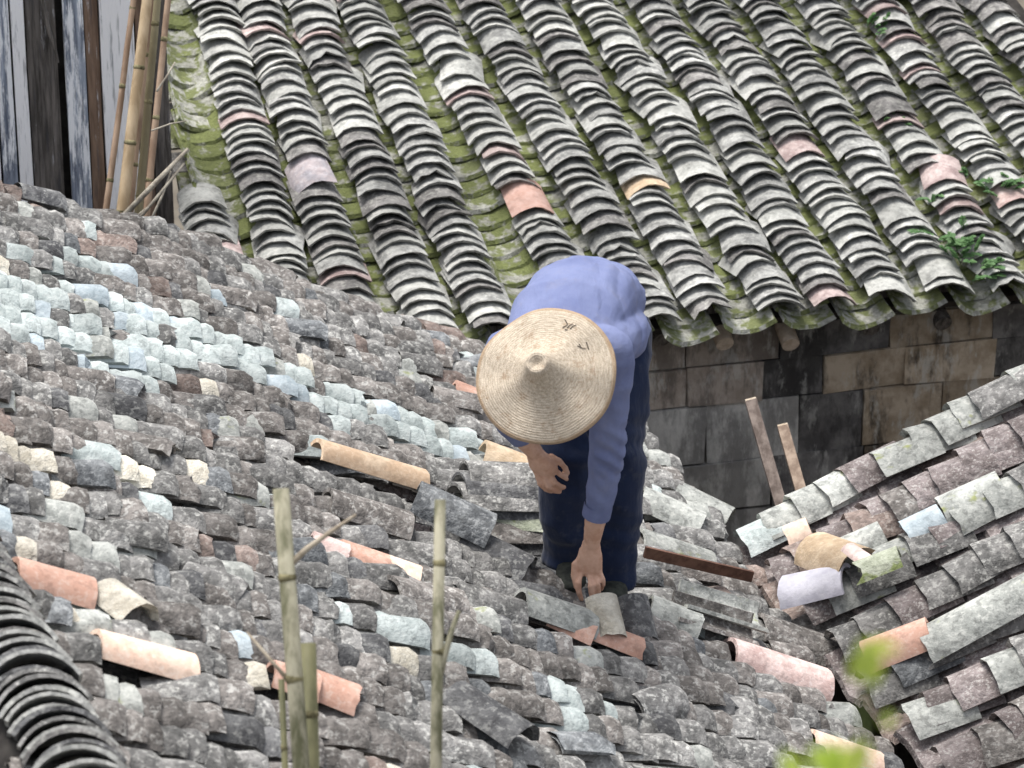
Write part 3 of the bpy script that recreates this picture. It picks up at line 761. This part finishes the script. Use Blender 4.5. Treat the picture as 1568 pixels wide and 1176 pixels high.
def bamboo(name, pa, pb, d, r, mat, label, group, nodes_at, extra_down=0, d2=None, top_r=None):
    """pole from foot pixel pa to top pixel pb at depth d"""
    root = empty(name); a_, b_ = at(*pa, d), at(*pb, d2 or d)
    if extra_down:
        t_ = (a_ - b_).normalized(); a_ = a_ + t_ * extra_down
    n = 12; pts = []; rad = []
    for k in range(n):
        f = k / (n - 1); p = a_.lerp(b_, f) + Vector((.004 * nz(f * 3, pa[0]), .004 * nz(f * 3, pa[0], 5), 0)); pts.append(p); rad.append(r + ((top_r or r * .8) - r) * f)
    t = MB(); t.tube(pts, rad, 12); t.obj('culm', M[mat], root, True)
    for f in nodes_at:
        p = a_.lerp(b_, f); q = (b_ - a_).normalized(); rr = r + ((top_r or r * .8) - r) * f
        t = MB(); t.tube([p - q * .008, p - q * .002, p + q * .002, p + q * .008], [rr * .98, rr * 1.12, rr * 1.09, rr * .98], 12); t.obj('node', M['node'], root, True)
    return tag(root, label, 'bamboo pole', group)
BG = 'bamboo poles leaning on the plank wall'
bamboo('bamboo_pole', (176, 420), (232, -60), 10.9, .021, 'bamboo_tan', 'thick tan bamboo pole leaning at the plank wall', BG, [.2, .42, .66, .9])
bamboo('bamboo_pole', (150, 420), (212, -60), 10.98, .012, 'bamboo_red', 'thin reddish bamboo pole left of the thick tan pole', BG, [.3, .6, .85])
bamboo('bamboo_pole', (204, 420), (246, -60), 10.95, .015, 'bamboo_olive', 'dull olive bamboo pole right of the thick tan pole', BG, [.25, .55, .8])
bamboo('bamboo_pole', (214, 420), (264, -60), 10.85, .0125, 'bamboo_red', 'slim reddish tan bamboo pole nearest the mossy roof', BG, [.3, .5, .75])
bamboo('bamboo_pole', (188, 420), (238, -60), 11.02, .014, 'bamboo_red', 'thin brown pole half hidden behind the thick tan pole', BG, [.35, .7])
for i, (pa, pb, r) in enumerate([((188, 332), (288, 228), .010), ((205, 345), (282, 250), .006), ((230, 340), (262, 262), .005), ((195, 345), (225, 318), .005), ((240, 140), (268, 95), .004), ((232, 200), (285, 185), .003)]):
    t = MB(); t.tube([at(*pa, 10.75), at((pa[0] + pb[0]) / 2 + 3, (pa[1] + pb[1]) / 2 - 3, 10.78), at(*pb, 10.8)], [r, r * .9, r * .6], 6)
    tag(t.obj('dry_stick', M['reed'], None, True), ['thickest dry stick slanting up to the mossy roof\'s corner', 'second dry stick slanting beside the thickest one', 'short dry stick standing among the slanting sticks', 'lowest short dry stick by the bamboo feet', 'short broken twig sticking out high on the bamboo poles', 'thin dry stem reaching right from the bamboo to the roof'][i], 'stick', 'dry sticks at the roof corner')

# ------------------------------------------------------------------ two timber stakes before the far wall
for (pa, pb, wd, lb) in [((1212, 830), (1150, 615), .0195, 'taller brown timber stake leaning before the block wall'), ((1240, 800), (1199, 655), .018, 'shorter tan timber stake leaning before the block wall')]:
    a_, b_ = at(*pa, 10.75), at(*pb, 10.95); t_ = (b_ - a_).normalized(); a2 = a_ - t_ * .8
    x = t_.cross(FW).normalized(); y = t_.cross(x).normalized()
    root = tag(empty('timber_stake'), lb, 'stake', 'timber stakes')
    m = MB(); m.box((a2 + b_) / 2, x * wd, y * wd, (b_ - a2) / 2); m.obj('shaft', M['stake'] if wd < .019 else M['stake_dk'], root)
    m = MB(); m.box(b_ + t_ * .002, x * (wd - .001), y * (wd - .001), t_ * .004); m.obj('sawn_end', M['stake_end'], root)

# ------------------------------------------------------------------ bamboo in front
FG = 'bamboo stems in the foreground'
def twig(root, pts, r, name='twig', mat='twig'):
    t = MB(); t.tube(pts, [r * (1 - .6 * i / (len(pts) - 1)) for i in range(len(pts))], 8); t.obj(name, M[mat], root, True)
DFG = 6.1
b1 = bamboo('bamboo_pole', (462, 1200), (430, 748), DFG, .0215, 'bamboo_green', 'mossy cut bamboo stem at left with a bare side twig', FG, [.925, .965], 4.2, top_r=.0155)
twig(b1, [at(440, 868, DFG), at(470, 840, DFG), at(510, 812, DFG), at(545, 788, DFG)], .007)
twig(b1, [at(440, 1040, DFG), at(418, 1015, DFG), at(378, 968, DFG)], .005)
b2 = bamboo('bamboo_pole', (478, 1200), (472, 985), DFG + .1, .0175, 'bamboo_dark', 'short dark bamboo stub behind the left mossy stem', FG, [.97], 4.2, top_r=.015)
b3 = bamboo('bamboo_pole', (668, 1200), (674, 765), DFG, .0175, 'bamboo_green', 'thin mossy bamboo stem in the middle with a forked side shoot', FG, [.94, .975], 4.2, top_r=.0105)
twig(b3, [at(668, 1050, DFG), at(680, 1005, DFG), at(692, 965, DFG), at(703, 935, DFG)], .009, mat='bamboo_green')
b4 = bamboo('bamboo_pole', (437, 1200), (431, 1040), DFG + .15, .008, 'bamboo_dark', 'thin dark bamboo shoot at the foot of the left mossy stem', FG, [.97], 4.2, top_r=.006)

# ------------------------------------------------------------------ plants
def leaf_mat(name, a, b):
    m, nt, bs = nodes(name); r, ge = randval(nt); c = mixc(nt, r, a, b); nt.links.new(c, bs.inputs['Base Color']); bs.inputs['Roughness'].default_value = .55
    tr = nt.nodes.new('ShaderNodeBsdfTranslucent'); nt.links.new(c, tr.inputs[0]); mx = nt.nodes.new('ShaderNodeMixShader'); mx.inputs[0].default_value = .4
    out = nt.nodes['Material Output']; nt.links.new(bs.outputs[0], mx.inputs[1]); nt.links.new(tr.outputs[0], mx.inputs[2]); nt.links.new(mx.outputs[0], out.inputs[0]); return m
M['fern'] = leaf_mat('fern_leaf', (.08, .18, .06), (.20, .34, .15)); M['lime'] = leaf_mat('young_leaf', (.38, .52, .06), (.58, .66, .12))
M['stem'] = simple('green_stem', (.12, .16, .05), (.2, .24, .09), 30)
def leaf(m, p, d, up, L, W):
    d = d.normalized(); x = d.cross(up)
    x = x.normalized() if x.length > 1e-4 else RT; nrm = x.cross(d)
    vs = []
    for f, w_ in ((0, .08), (.25, .8), (.5, 1), (.78, .65), (1, .04)):
        c = p + d * (L * f) - up * (L * .25 * f * f)
        vs += [c - x * W * w_ / 2 + nrm * W * .1 * w_, c, c + x * W * w_ / 2 + nrm * W * .1 * w_]
    fs = []
    for k in range(4):
        o = k * 3; fs += [(o, o + 1, o + 4, o + 3), (o + 1, o + 2, o + 5, o + 4)]
    m.add(vs, fs)
def fern(px, py, n, L, spread, label):
    root = tag(empty('fern'), label, 'plant', 'ferns growing on the far roof'); base = hit(px, py, PB, NB) + NB * .0
    for i in range(n):
        m = MB(); b0 = base + V * random.gauss(0, spread) + WB * random.gauss(0, spread)
        d = (Z * random.uniform(.4, 1) + V * random.gauss(0, .5) + U * random.uniform(-.1, .8)).normalized(); l = L * random.uniform(.6, 1.2)
        pts = [b0 + d * l * f - Z * .3 * l * f * f for f in (0, .33, .66, 1)]
        m.tube(pts, [.0022, .002, .0016, .001], 4)
        for k in range(7):
            f = .2 + .8 * k / 6; p = b0 + d * l * f - Z * .3 * l * f * f
            for sd_ in (-1, 1):
                leaf(m, p, d * .5 + d.cross(Z) * sd_ + Z * random.uniform(-.2, .3), (Z + U * .3).normalized(), l * .34 * (1.1 - .6 * f), .016)
        m.obj('frond', M['fern'], root, True)
fern(1470, 385, 16, .10, .035, 'largest fern clump growing above the far roof\'s eave')
fern(1510, 420, 9, .08, .025, 'fern clump right at the eave below the largest one')
fern(1528, 292, 9, .085, .025, 'fern clump right of the red replaced tile at the right edge')
fern(1425, 302, 5, .06, .015, 'small fern left of the red replaced tile')
fern(1340, 42, 6, .07, .02, 'small fern high on the far roof near the top edge')
fern(1375, 185, 5, .04, .02, 'tiny fern tuft midway up the far roof')
fern(1480, 268, 4, .05, .012, 'tiny fern above the red replaced tile')
sap = tag(empty('sapling'), 'blurred lime green leaves of a sapling close to the camera', 'plant')
DS = 1.9
t = MB(); base = at(1300, 1260, DS); foot = Vector((base.x, base.y, 0)); t.tube([foot, foot.lerp(base, .5) + V * .05, base], [.022, .016, .007], 8)
t.tube([base, at(1318, 1150, DS), at(1325, 1055, DS), at(1322, 985, DS)], [.002, .0016, .0012, .0008], 6); t.tube([base, at(1230, 1210, DS), at(1200, 1185, DS)], [.004, .003, .0015], 6)
t.tube([base, at(1280, 1190, DS)], [.003, .0015], 6); t.obj('stem', M['stem'], sap, True)
for pa, pb, W, upv in [((1318, 978), (1344, 1048), .017, -FW), ((1322, 1000), (1308, 1042), .012, -FW), ((1290, 1195), (1240, 1140), .016, -FW), ((1285, 1195), (1332, 1132), .018, -FW), ((1230, 1212), (1200, 1145), .013, -FW),
                       ((1280, 1190), (1276, 1128), .012, -FW), ((1352, 1110), (1368, 1092), .007, -FW), ((1325, 985), (1380, 992), .009, -FW)]:
    m = MB(); a_, b_ = at(*pa, DS), at(*pb, DS); leaf(m, a_, b_ - a_, (upv + Z * .4).normalized(), (b_ - a_).length, W); m.obj('leaf', M['lime'], sap, True)

# ------------------------------------------------------------------ the worker
def solid(name, mb, voxel, mat, parent, it=4, disp=None):
    o = mesh_obj('tmp', mb.v, mb.f, mat)
    r = o.modifiers.new('r', 'REMESH'); r.mode = 'VOXEL'; r.voxel_size = voxel; r.adaptivity = 0
    s_ = o.modifiers.new('s', 'SMOOTH'); s_.factor = .5; s_.iterations = it
    dg = bpy.context.evaluated_depsgraph_get(); me = bpy.data.meshes.new_from_object(o.evaluated_get(dg)); me.name = name
    bpy.data.objects.remove(o)
    if disp:
        ns = [v.normal.copy() for v in me.vertices]
        for v, n_ in zip(me.vertices, ns): v.co += n_ * disp(v.co)
    me.polygons.foreach_set('use_smooth', [True] * len(me.polygons)); me.update()
    return link(bpy.data.objects.new(name, me), parent)
def L3(x, y, z): return FEET + Vector((x, y, z))
def ball_tube(mb, pts, rad, seg=14, up=None, ell=None):
    """tube with rounded ends"""
    p0, p1 = pts[0], pts[-1]; d0 = (pts[0] - pts[1]).normalized(); d1 = (pts[-1] - pts[-2]).normalized()
    e0, e1 = (ell[0], ell[-1]) if ell else (1, 1)
    P = [p0 + d0 * rad[0] * .95 * min(1, e0), p0 + d0 * rad[0] * .7 * min(1, e0)] + list(pts) + [p1 + d1 * rad[-1] * .7 * min(1, e1), p1 + d1 * rad[-1] * .95 * min(1, e1)]
    Q = [rad[0] * .3, rad[0] * .72] + list(rad) + [rad[-1] * .72, rad[-1] * .3]
    E = ([e0, e0] + list(ell) + [e1, e1]) if ell else None
    mb.tube(P, Q, seg, True, up, E)
person = tag(empty('person'), 'worker in lavender shirt, navy trousers and straw hat bending down to the tiles', 'person')
M['skin'] = simple('skin', (.54, .31, .215), (.66, .42, .31), 30, .55, bmp=.1, per=False)
M['nail'] = simple('nail', (.62, .42, .33), (.68, .48, .40), 30, .4, bmp=0)
M['hair'] = simple('hair', (.02, .018, .016), (.05, .045, .04), 80)
m, nt, bs = nodes('shirt_cotton'); r, ge = randval(nt); co = coords(nt, None, ge)
n1 = noise_(nt, co, 7, 4); c = mixc(nt, ramp(nt, n1, .3, .7), (.16, .19, .35), (.22, .255, .43)); c = mixc(nt, math_(nt, 'MULTIPLY', ramp(nt, noise_(nt, co, 19, 5, .7), .5, .75), .3), c, (.26, .25, .30)); nt.links.new(c, bs.inputs['Base Color'])
wv_ = noise_(nt, co, 650, 2); bump(nt, bs, math_(nt, 'ADD', wv_, math_(nt, 'MULTIPLY', noise_(nt, coords(nt, None, ge, (1, .35, 1)), 24, 4), 4)), .4, .012); M['shirt'] = m
m, nt, bs = nodes('trouser_cloth'); r, ge = randval(nt); co = coords(nt, None, ge)
c = mixc(nt, noise_(nt, co, 9, 4), (.005, .009, .026), (.015, .030, .082)); c = mixc(nt, math_(nt, 'MULTIPLY', ramp(nt, noise_(nt, co, 23, 5, .7), .52, .75), .22), c, (.13, .13, .14)); nt.links.new(c, bs.inputs['Base Color']); bs.inputs['Sheen Weight'].default_value = .15
bump(nt, bs, noise_(nt, coords(nt, None, ge, (1, 1, .4)), 26, 3), .4, .01); M['trouser'] = m
M['shoe'] = simple('shoe', (.02, .022, .02), (.05, .055, .045), 40)

hipc = L3(0, .13, .79)
HAX = Vector((-.22, -.76, .61)).normalized()                    # crown of the head points this way
headc = L3(-.108, -.46, .775)
face = Vector((.02, -.62, -.78)); face = (face - HAX * face.dot(HAX)).normalized(); side = HAX.cross(face).normalized()
def HP(f, s, a): return headc + face * f + side * s + HAX * a
body = MB()
# torso, neck, head
ball_tube(body, [L3(-.005, .12, .79), L3(-.035, -.05, .81), L3(-.065, -.25, .785)], [.10, .09, .11], 16, Z, [.75, .75, .6])
ball_tube(body, [L3(-.09, -.27, .785), L3(-.098, -.36, .765), HP(-.02, 0, -.05)], [.055, .05, .05], 12)
ball_tube(body, [HP(.01, 0, -.075), HP(.005, 0, -.02), HP(-.005, 0, .04), HP(-.01, 0, .075)], [.05, .072, .078, .055], 16)
ball_tube(body, [HP(.06, 0, .005), HP(.088, 0, -.022)], [.012, .015], 8); ball_tube(body, [HP(.04, 0, -.075), HP(.062, 0, -.088)], [.028, .022], 8)
for sg in (-1, 1): ball_tube(body, [HP(-.005, sg * .078, .012), HP(-.012, sg * .088, -.022)], [.016, .011], 8)
ball_tube(body, [HP(.068, -.022, -.052), HP(.068, .022, -.052)], [.008, .008], 6)
# legs under the trousers
for xs, ya, ky, kx, hx in ((-.05, .0, -.04, -.06, -.09), (.07, .03, .02, .072, .075)):
    zf = -(NL.x * xs + NL.y * ya) / NL.z
    ball_tube(body, [L3(hx, .13, .77), L3(kx, ky, .41), L3(xs, ya + .02, zf + .08)], [.07, .05, .036], 12)
# reaching arm
ball_tube(body, [L3(.045, -.28, .78), L3(.04, -.255, .50)], [.045, .036], 12)
ball_tube(body, [L3(.04, -.255, .50), L3(.018, -.235, .33), L3(.003, -.215, .21)], [.036, .033, .022], 12)
ball_tube(body, [L3(.003, -.215, .22), L3(.0, -.215, .173), L3(.001, -.215, .133)], [.023, .034, .033], 12, Vector((0, 1, 0)), [.75, .55, .5])
def finger(pts, r): ball_tube(body, [L3(*p) for p in pts], [r, r * .95, r * .88, r * .75][:len(pts)], 8)
finger([(-.020, -.215, .138), (-.031, -.236, .108), (-.030, -.238, .082), (-.022, -.232, .056)], .0094)
finger([(-.004, -.217, .133), (.002, -.244, .102), (.006, -.244, .073), (.005, -.235, .044)], .0098)
finger([(.012, -.216, .133), (.020, -.238, .104), (.023, -.234, .078), (.021, -.222, .056)], .009)
finger([(.025, -.213, .137), (.034, -.224, .114), (.036, -.220, .094), (.032, -.210, .076)], .008)
finger([(-.021, -.205, .190), (-.040, -.212, .152), (-.043, -.218, .120), (-.036, -.226, .090)], .0102)
# resting arm and hand on the knee
ball_tube(body, [L3(-.205, -.28, .78), L3(-.215, -.24, .58)], [.045, .036], 12)
ball_tube(body, [L3(-.215, -.24, .58), L3(-.18, -.21, .52), L3(-.148, -.19, .468)], [.036, .03, .023], 12)
ball_tube(body, [L3(-.150, -.19, .47), L3(-.133, -.182, .435), L3(-.116, -.175, .405)], [.024, .036, .036], 12, Vector((.3, 1, .2)), [.75, .55, .5])
finger([(-.142, -.178, .400), (-.134, -.178, .372), (-.118, -.165, .350), (-.104, -.152, .338)], .009)
finger([(-.126, -.180, .398), (-.113, -.182, .368), (-.096, -.168, .347), (-.082, -.154, .338)], .0095)
finger([(-.110, -.180, .403), (-.095, -.180, .376), (-.080, -.166, .358), (-.070, -.152, .350)], .0092)
finger([(-.096, -.176, .412), (-.078, -.175, .395), (-.066, -.162, .382), (-.062, -.150, .372)], .008)
finger([(-.105, -.178, .45), (-.082, -.178, .436), (-.067, -.168, .413), (-.061, -.155, .392)], .0098)
solid('body', body, .0032, M['skin'], person, 2, lambda p: .0008 * nz(p.x * 90, p.y * 90, p.z * 90))
# eyes and hair
for sg in (-1, 1):
    e = MB(); ball_tube(e, [HP(.066, sg * .03 - .006, .003), HP(.066, sg * .03 + .006, .003)], [.008, .008], 8); e.obj('eye', M['hair'], person, True)
h = MB(); ball_tube(h, [HP(-.025, 0, -.04), HP(-.02, 0, .0), HP(-.012, 0, .045)], [.076, .083, .068], 16); h.obj('hair', M['hair'], person, True)
# shirt
sh = MB()
ball_tube(sh, [L3(.0, .185, .765), L3(-.02, .06, .815), L3(-.06, -.10, .82), L3(-.095, -.24, .795)], [.155, .15, .155, .135], 24, Z, [.72, .70, .66, .58])
ball_tube(sh, [L3(-.215, -.27, .785), L3(-.09, -.285, .80), L3(.04, -.27, .785)], [.066, .085, .066], 16)
ball_tube(sh, [L3(.05, -.20, .78), L3(.09, -.06, .745), L3(.10, .08, .715)], [.06, .062, .062], 12)
ball_tube(sh, [L3(.045, -.27, .775), L3(.045, -.262, .64), L3(.04, -.258, .50)], [.064, .053, .045], 14)
sh.tube([L3(.042, -.258, .52), L3(.04, -.258, .50), L3(.034, -.25, .42), L3(.025, -.244, .37), L3(.018, -.237, .325), L3(.015, -.234, .308)], [.042, .045, .043, .040, .036, .036], 14)
ball_tube(sh, [L3(-.205, -.27, .775), L3(-.212, -.255, .66), L3(-.215, -.245, .585)], [.066, .05, .043], 14)
sh.tube([L3(-.222, -.25, .60), L3(-.215, -.24, .58), L3(-.195, -.22, .548), L3(-.178, -.207, .52)], [.04, .043, .04, .037], 14)
def folds(p):
    q = p - FEET
    n_ = .0035 * nz(q.x * 9, q.y * 9, q.z * 9) + .004 * (1 - 2.4 * abs(nz(q.x * 13 + 3, q.y * 7, q.z * 13))) * (1 if q.x > -.05 else .5)
    if q.x > .01 and q.z < .66:                      # creases round the elbow
        k = math.exp(-((q.z - .50) / .09) ** 2); n_ += .0045 * k * math.sin(q.z * 140 + q.x * 90 + 4 * nz(q.x * 12, q.y * 12, q.z * 6)) + .004 * nz(q.x * 30, q.y * 30, q.z * 9)
        if q.z < .285: n_ += .002
    if q.x > .02 and q.z > .6: n_ += .004 * (abs(math.sin(q.x * 36 + q.y * 11 - q.z * 24 + 2.2 * nz(q.x * 7, q.y * 7, q.z * 7))) - .5)
    elif q.z > .6: n_ += .0012 * math.sin(q.x * 48 + q.y * 26 + 4 * nz(q.x * 5, q.y * 5, q.z * 5))
    return n_
solid('shirt', sh, .0065, M['shirt'], person, 4, folds)
cf = MB(); cf.tube([L3(.021, -.240, .340), L3(.0145, -.2335, .304)], [.0385, .0385], 18, False); cf.obj('cuff', M['shirt'], person, True)
# trousers
tr = MB()
ball_tube(tr, [L3(.01, .15, .70), L3(.01, .13, .64)], [.135, .13], 18, Vector((0, 1, 0)), [.8, .85])
for xs, ya, ky, kx, hx in ((-.048, .0, -.045, -.062, -.075), (.068, .03, .01, .072, .07)):
    zf = -(NL.x * xs + NL.y * ya) / NL.z
    tr.tube([L3(hx, .14, .72), L3(hx, .13, .68), L3((hx + kx) / 2, (ky + .12) / 2, .55), L3(kx, ky, .40), L3((kx + xs) / 2, (ky + ya) / 2 + .01, .22), L3(xs, ya + .02, zf + .09), L3(xs, ya + .02, zf + .02)], [.085, .092, .088, .078, .073, .071, .072], 16)
def tfold(p):
    q = p - FEET; k = math.exp(-((q.z - .12) / .10) ** 2) + .6 * math.exp(-((q.z - .42) / .10) ** 2)
    return .007 * nz(q.x * 8, q.y * 8, q.z * 5) + .011 * (1 - 2.6 * abs(nz(q.x * 10, q.y * 10, q.z * 4.5 + 2))) + (.003 if q.z < .25 else .006) * k * math.sin(q.z * 95 + q.x * 30 + 4 * nz(q.x * 9, q.y * 9, q.z * 5)) + .003 * nz(q.x * 26, q.y * 26, q.z * 10)
solid('trousers', tr, .0075, M['trouser'], person, 4, tfold)
for xs, ya in ((-.048, .0), (.068, .03)):
    zf = -(NL.x * xs + NL.y * ya) / NL.z; s_ = MB()
    s_.tube([L3(xs, ya + .06, zf + .03), L3(xs, ya + .03, zf + .035), L3(xs, ya - .03, zf + .03), L3(xs, ya - .10, zf + .018), L3(xs, ya - .135, zf + .014)], [.028, .038, .04, .042, .02], 12, True, Z, [.8, .85, .7, .5, .5]); s_.obj('shoe', M['shoe'], person, True)
# straw hat
m, nt, bs = nodes('straw'); tc = nt.nodes.new('ShaderNodeTexCoord'); sx = nt.nodes.new('ShaderNodeSeparateXYZ'); nt.links.new(tc.outputs['Object'], sx.inputs[0])
rr = math_(nt, 'SQRT', math_(nt, 'ADD', math_(nt, 'MULTIPLY', sx.outputs[0], sx.outputs[0]), math_(nt, 'MULTIPLY', sx.outputs[1], sx.outputs[1])))
ang = math_(nt, 'ARCTAN2', sx.outputs[1], sx.outputs[0])
ring = math_(nt, 'SINE', math_(nt, 'MULTIPLY', rr, 1050)); spoke = math_(nt, 'SINE', math_(nt, 'MULTIPLY', math_(nt, 'MULTIPLY', ang, 36), 1))
cx = nt.nodes.new('ShaderNodeCombineXYZ'); nt.links.new(math_(nt, 'MULTIPLY', rr, 60), cx.inputs[0]); nt.links.new(math_(nt, 'MULTIPLY', ang, 2.2), cx.inputs[1])
n1 = noise_(nt, cx.outputs[0], 3, 4, .7); n2 = noise_(nt, tc.outputs['Object'], 26, 4, .7); n3 = noise_(nt, tc.outputs['Object'], 330, 2, .6)
c = mixc(nt, ramp(nt, n1, .3, .7), (.43, .355, .27), (.68, .59, .47)); c = mixc(nt, math_(nt, 'MULTIPLY', ramp(nt, n2, .54, .7), .5), c, (.30, .19, .11))
c = mixc(nt, math_(nt, 'MULTIPLY', ramp(nt, n3, .5, .7), .45), c, (.25, .17, .10))
edge = ramp(nt, rr, .168, .176); c = mixc(nt, math_(nt, 'MULTIPLY', edge, .6), c, (.34, .21, .11))
nt.links.new(c, bs.inputs['Base Color']); bump(nt, bs, math_(nt, 'ADD', math_(nt, 'MULTIPLY', ring, .28), math_(nt, 'MULTIPLY', n3, 1.4)), .5, .0035); M['straw'] = m
m = simple('ink', (.05, .042, .035), (.16, .13, .10), 120); M['ink'] = m
prof = [(.0, .100), (.010, .103), (.018, .110), (.025, .112), (.0295, .107), (.0325, .096), (.036, .085), (.043, .070), (.054, .053), (.068, .038), (.086, .0265), (.108, .0185), (.132, .0125), (.156, .0065), (.174, .001), (.180, -.003)]
def hat_z(r):
    for (a_, za), (b_, zb) in zip(prof, prof[1:]):
        if a_ <= r <= b_: return za + (zb - za) * (r - a_) / (b_ - a_)
    return 0
SEG = 96; vs = []; fs = []
for lay_ in (0, 1):
    for j, (r_, z_) in enumerate(prof):
        for k in range(SEG):
            t_ = 2 * math.pi * k / SEG; wob = 1 + .008 * math.sin(2 * t_ + 1) + .006 * math.sin(5 * t_); zz = z_ + .010 * (r_ / .178) ** 2 * math.sin(2 * t_ + .6) + .004 * (r_ / .178) * math.sin(7 * t_ + 2)
            vs.append((max(r_, .0008) * wob * math.cos(t_), max(r_, .0008) * wob * math.sin(t_), zz - .005 * lay_))
n = len(prof)
for lay_ in (0, 1):
    o = lay_ * n * SEG
    for j in range(n - 1):
        for k in range(SEG):
            q = (o + j * SEG + k, o + (j + 1) * SEG + k, o + (j + 1) * SEG + (k + 1) % SEG, o + j * SEG + (k + 1) % SEG); fs.append(q if lay_ == 0 else q[::-1])
fs += [((n - 1) * SEG + k, n * SEG + (n - 1) * SEG + k, n * SEG + (n - 1) * SEG + (k + 1) % SEG, (n - 1) * SEG + (k + 1) % SEG) for k in range(SEG)]
hat = mesh_obj('straw_hat', vs, fs, M['straw'], person, True)
hx_ = RT - HAX * RT.dot(HAX); hx_.normalize(); hy_ = HAX.cross(hx_)
hm = Matrix((hx_, hy_, HAX)).transposed().to_4x4(); hm.translation = HP(0, 0, .07); hat.matrix_world = hm
hat['label'] = 'wide conical straw hat with a nipple crown'
# brushed ink strokes on the straw: two marks
def stroke(pts, w_):
    vs, fs = [], []
    P = []
    for (x0, y0), (x1, y1) in zip(pts, pts[1:]):
        for f in (0, .34, .67): P.append((x0 + (x1 - x0) * f, y0 + (y1 - y0) * f))
    P.append(pts[-1])
    for i, (x, y) in enumerate(P):
        a_, b_ = P[max(i - 1, 0)], P[min(i + 1, len(P) - 1)]; dx, dy = b_[0] - a_[0], b_[1] - a_[1]; l = math.hypot(dx, dy) or 1
        for s_ in (-1, 1):
            X, Y = x - dy / l * w_ * s_, y + dx / l * w_ * s_; r_ = math.hypot(X, Y); t_ = math.atan2(Y, X)
            vs.append((X, Y, hat_z(r_) + .010 * (r_ / .178) ** 2 * math.sin(2 * t_ + .6) + .004 * (r_ / .178) * math.sin(7 * t_ + 2) + .0016))
        if i: fs.append((2 * i - 2, 2 * i - 1, 2 * i + 1, 2 * i))
    o = mesh_obj('ink_stroke', vs, fs, M['ink'], hat); 
for pts in [[(.050, .142), (.056, .132), (.058, .127)], [(.046, .118), (.054, .122), (.060, .128)], [(.058, .116), (.064, .122), (.072, .127)], [(.066, .112), (.074, .120), (.082, .122)], [(.052, .112), (.060, .110)],
            [(.086, .064), (.098, .058), (.106, .057)], [(.090, .069), (.094, .062)], [(.108, .074), (.111, .064), (.114, .054)]]:
    stroke(pts, .0013)

# ------------------------------------------------------------------ put each Empty at its thing's base
bpy.context.view_layer.update()
for o in [o for o in S.objects if o.type == 'EMPTY']:
    lo = Vector((1e9,) * 3); hi = -lo
    for ch in o.children_recursive:
        if ch.type != 'MESH': continue
        for c in ch.bound_box:
            q = ch.matrix_world @ Vector(c)
            lo = Vector(map(min, lo, q)); hi = Vector(map(max, hi, q))
    loc = Vector(((lo.x + hi.x) / 2, (lo.y + hi.y) / 2, lo.z)); o.location = loc
    for ch in o.children: ch.matrix_parent_inverse = Matrix.Translation(-loc)
bpy.context.view_layer.update()
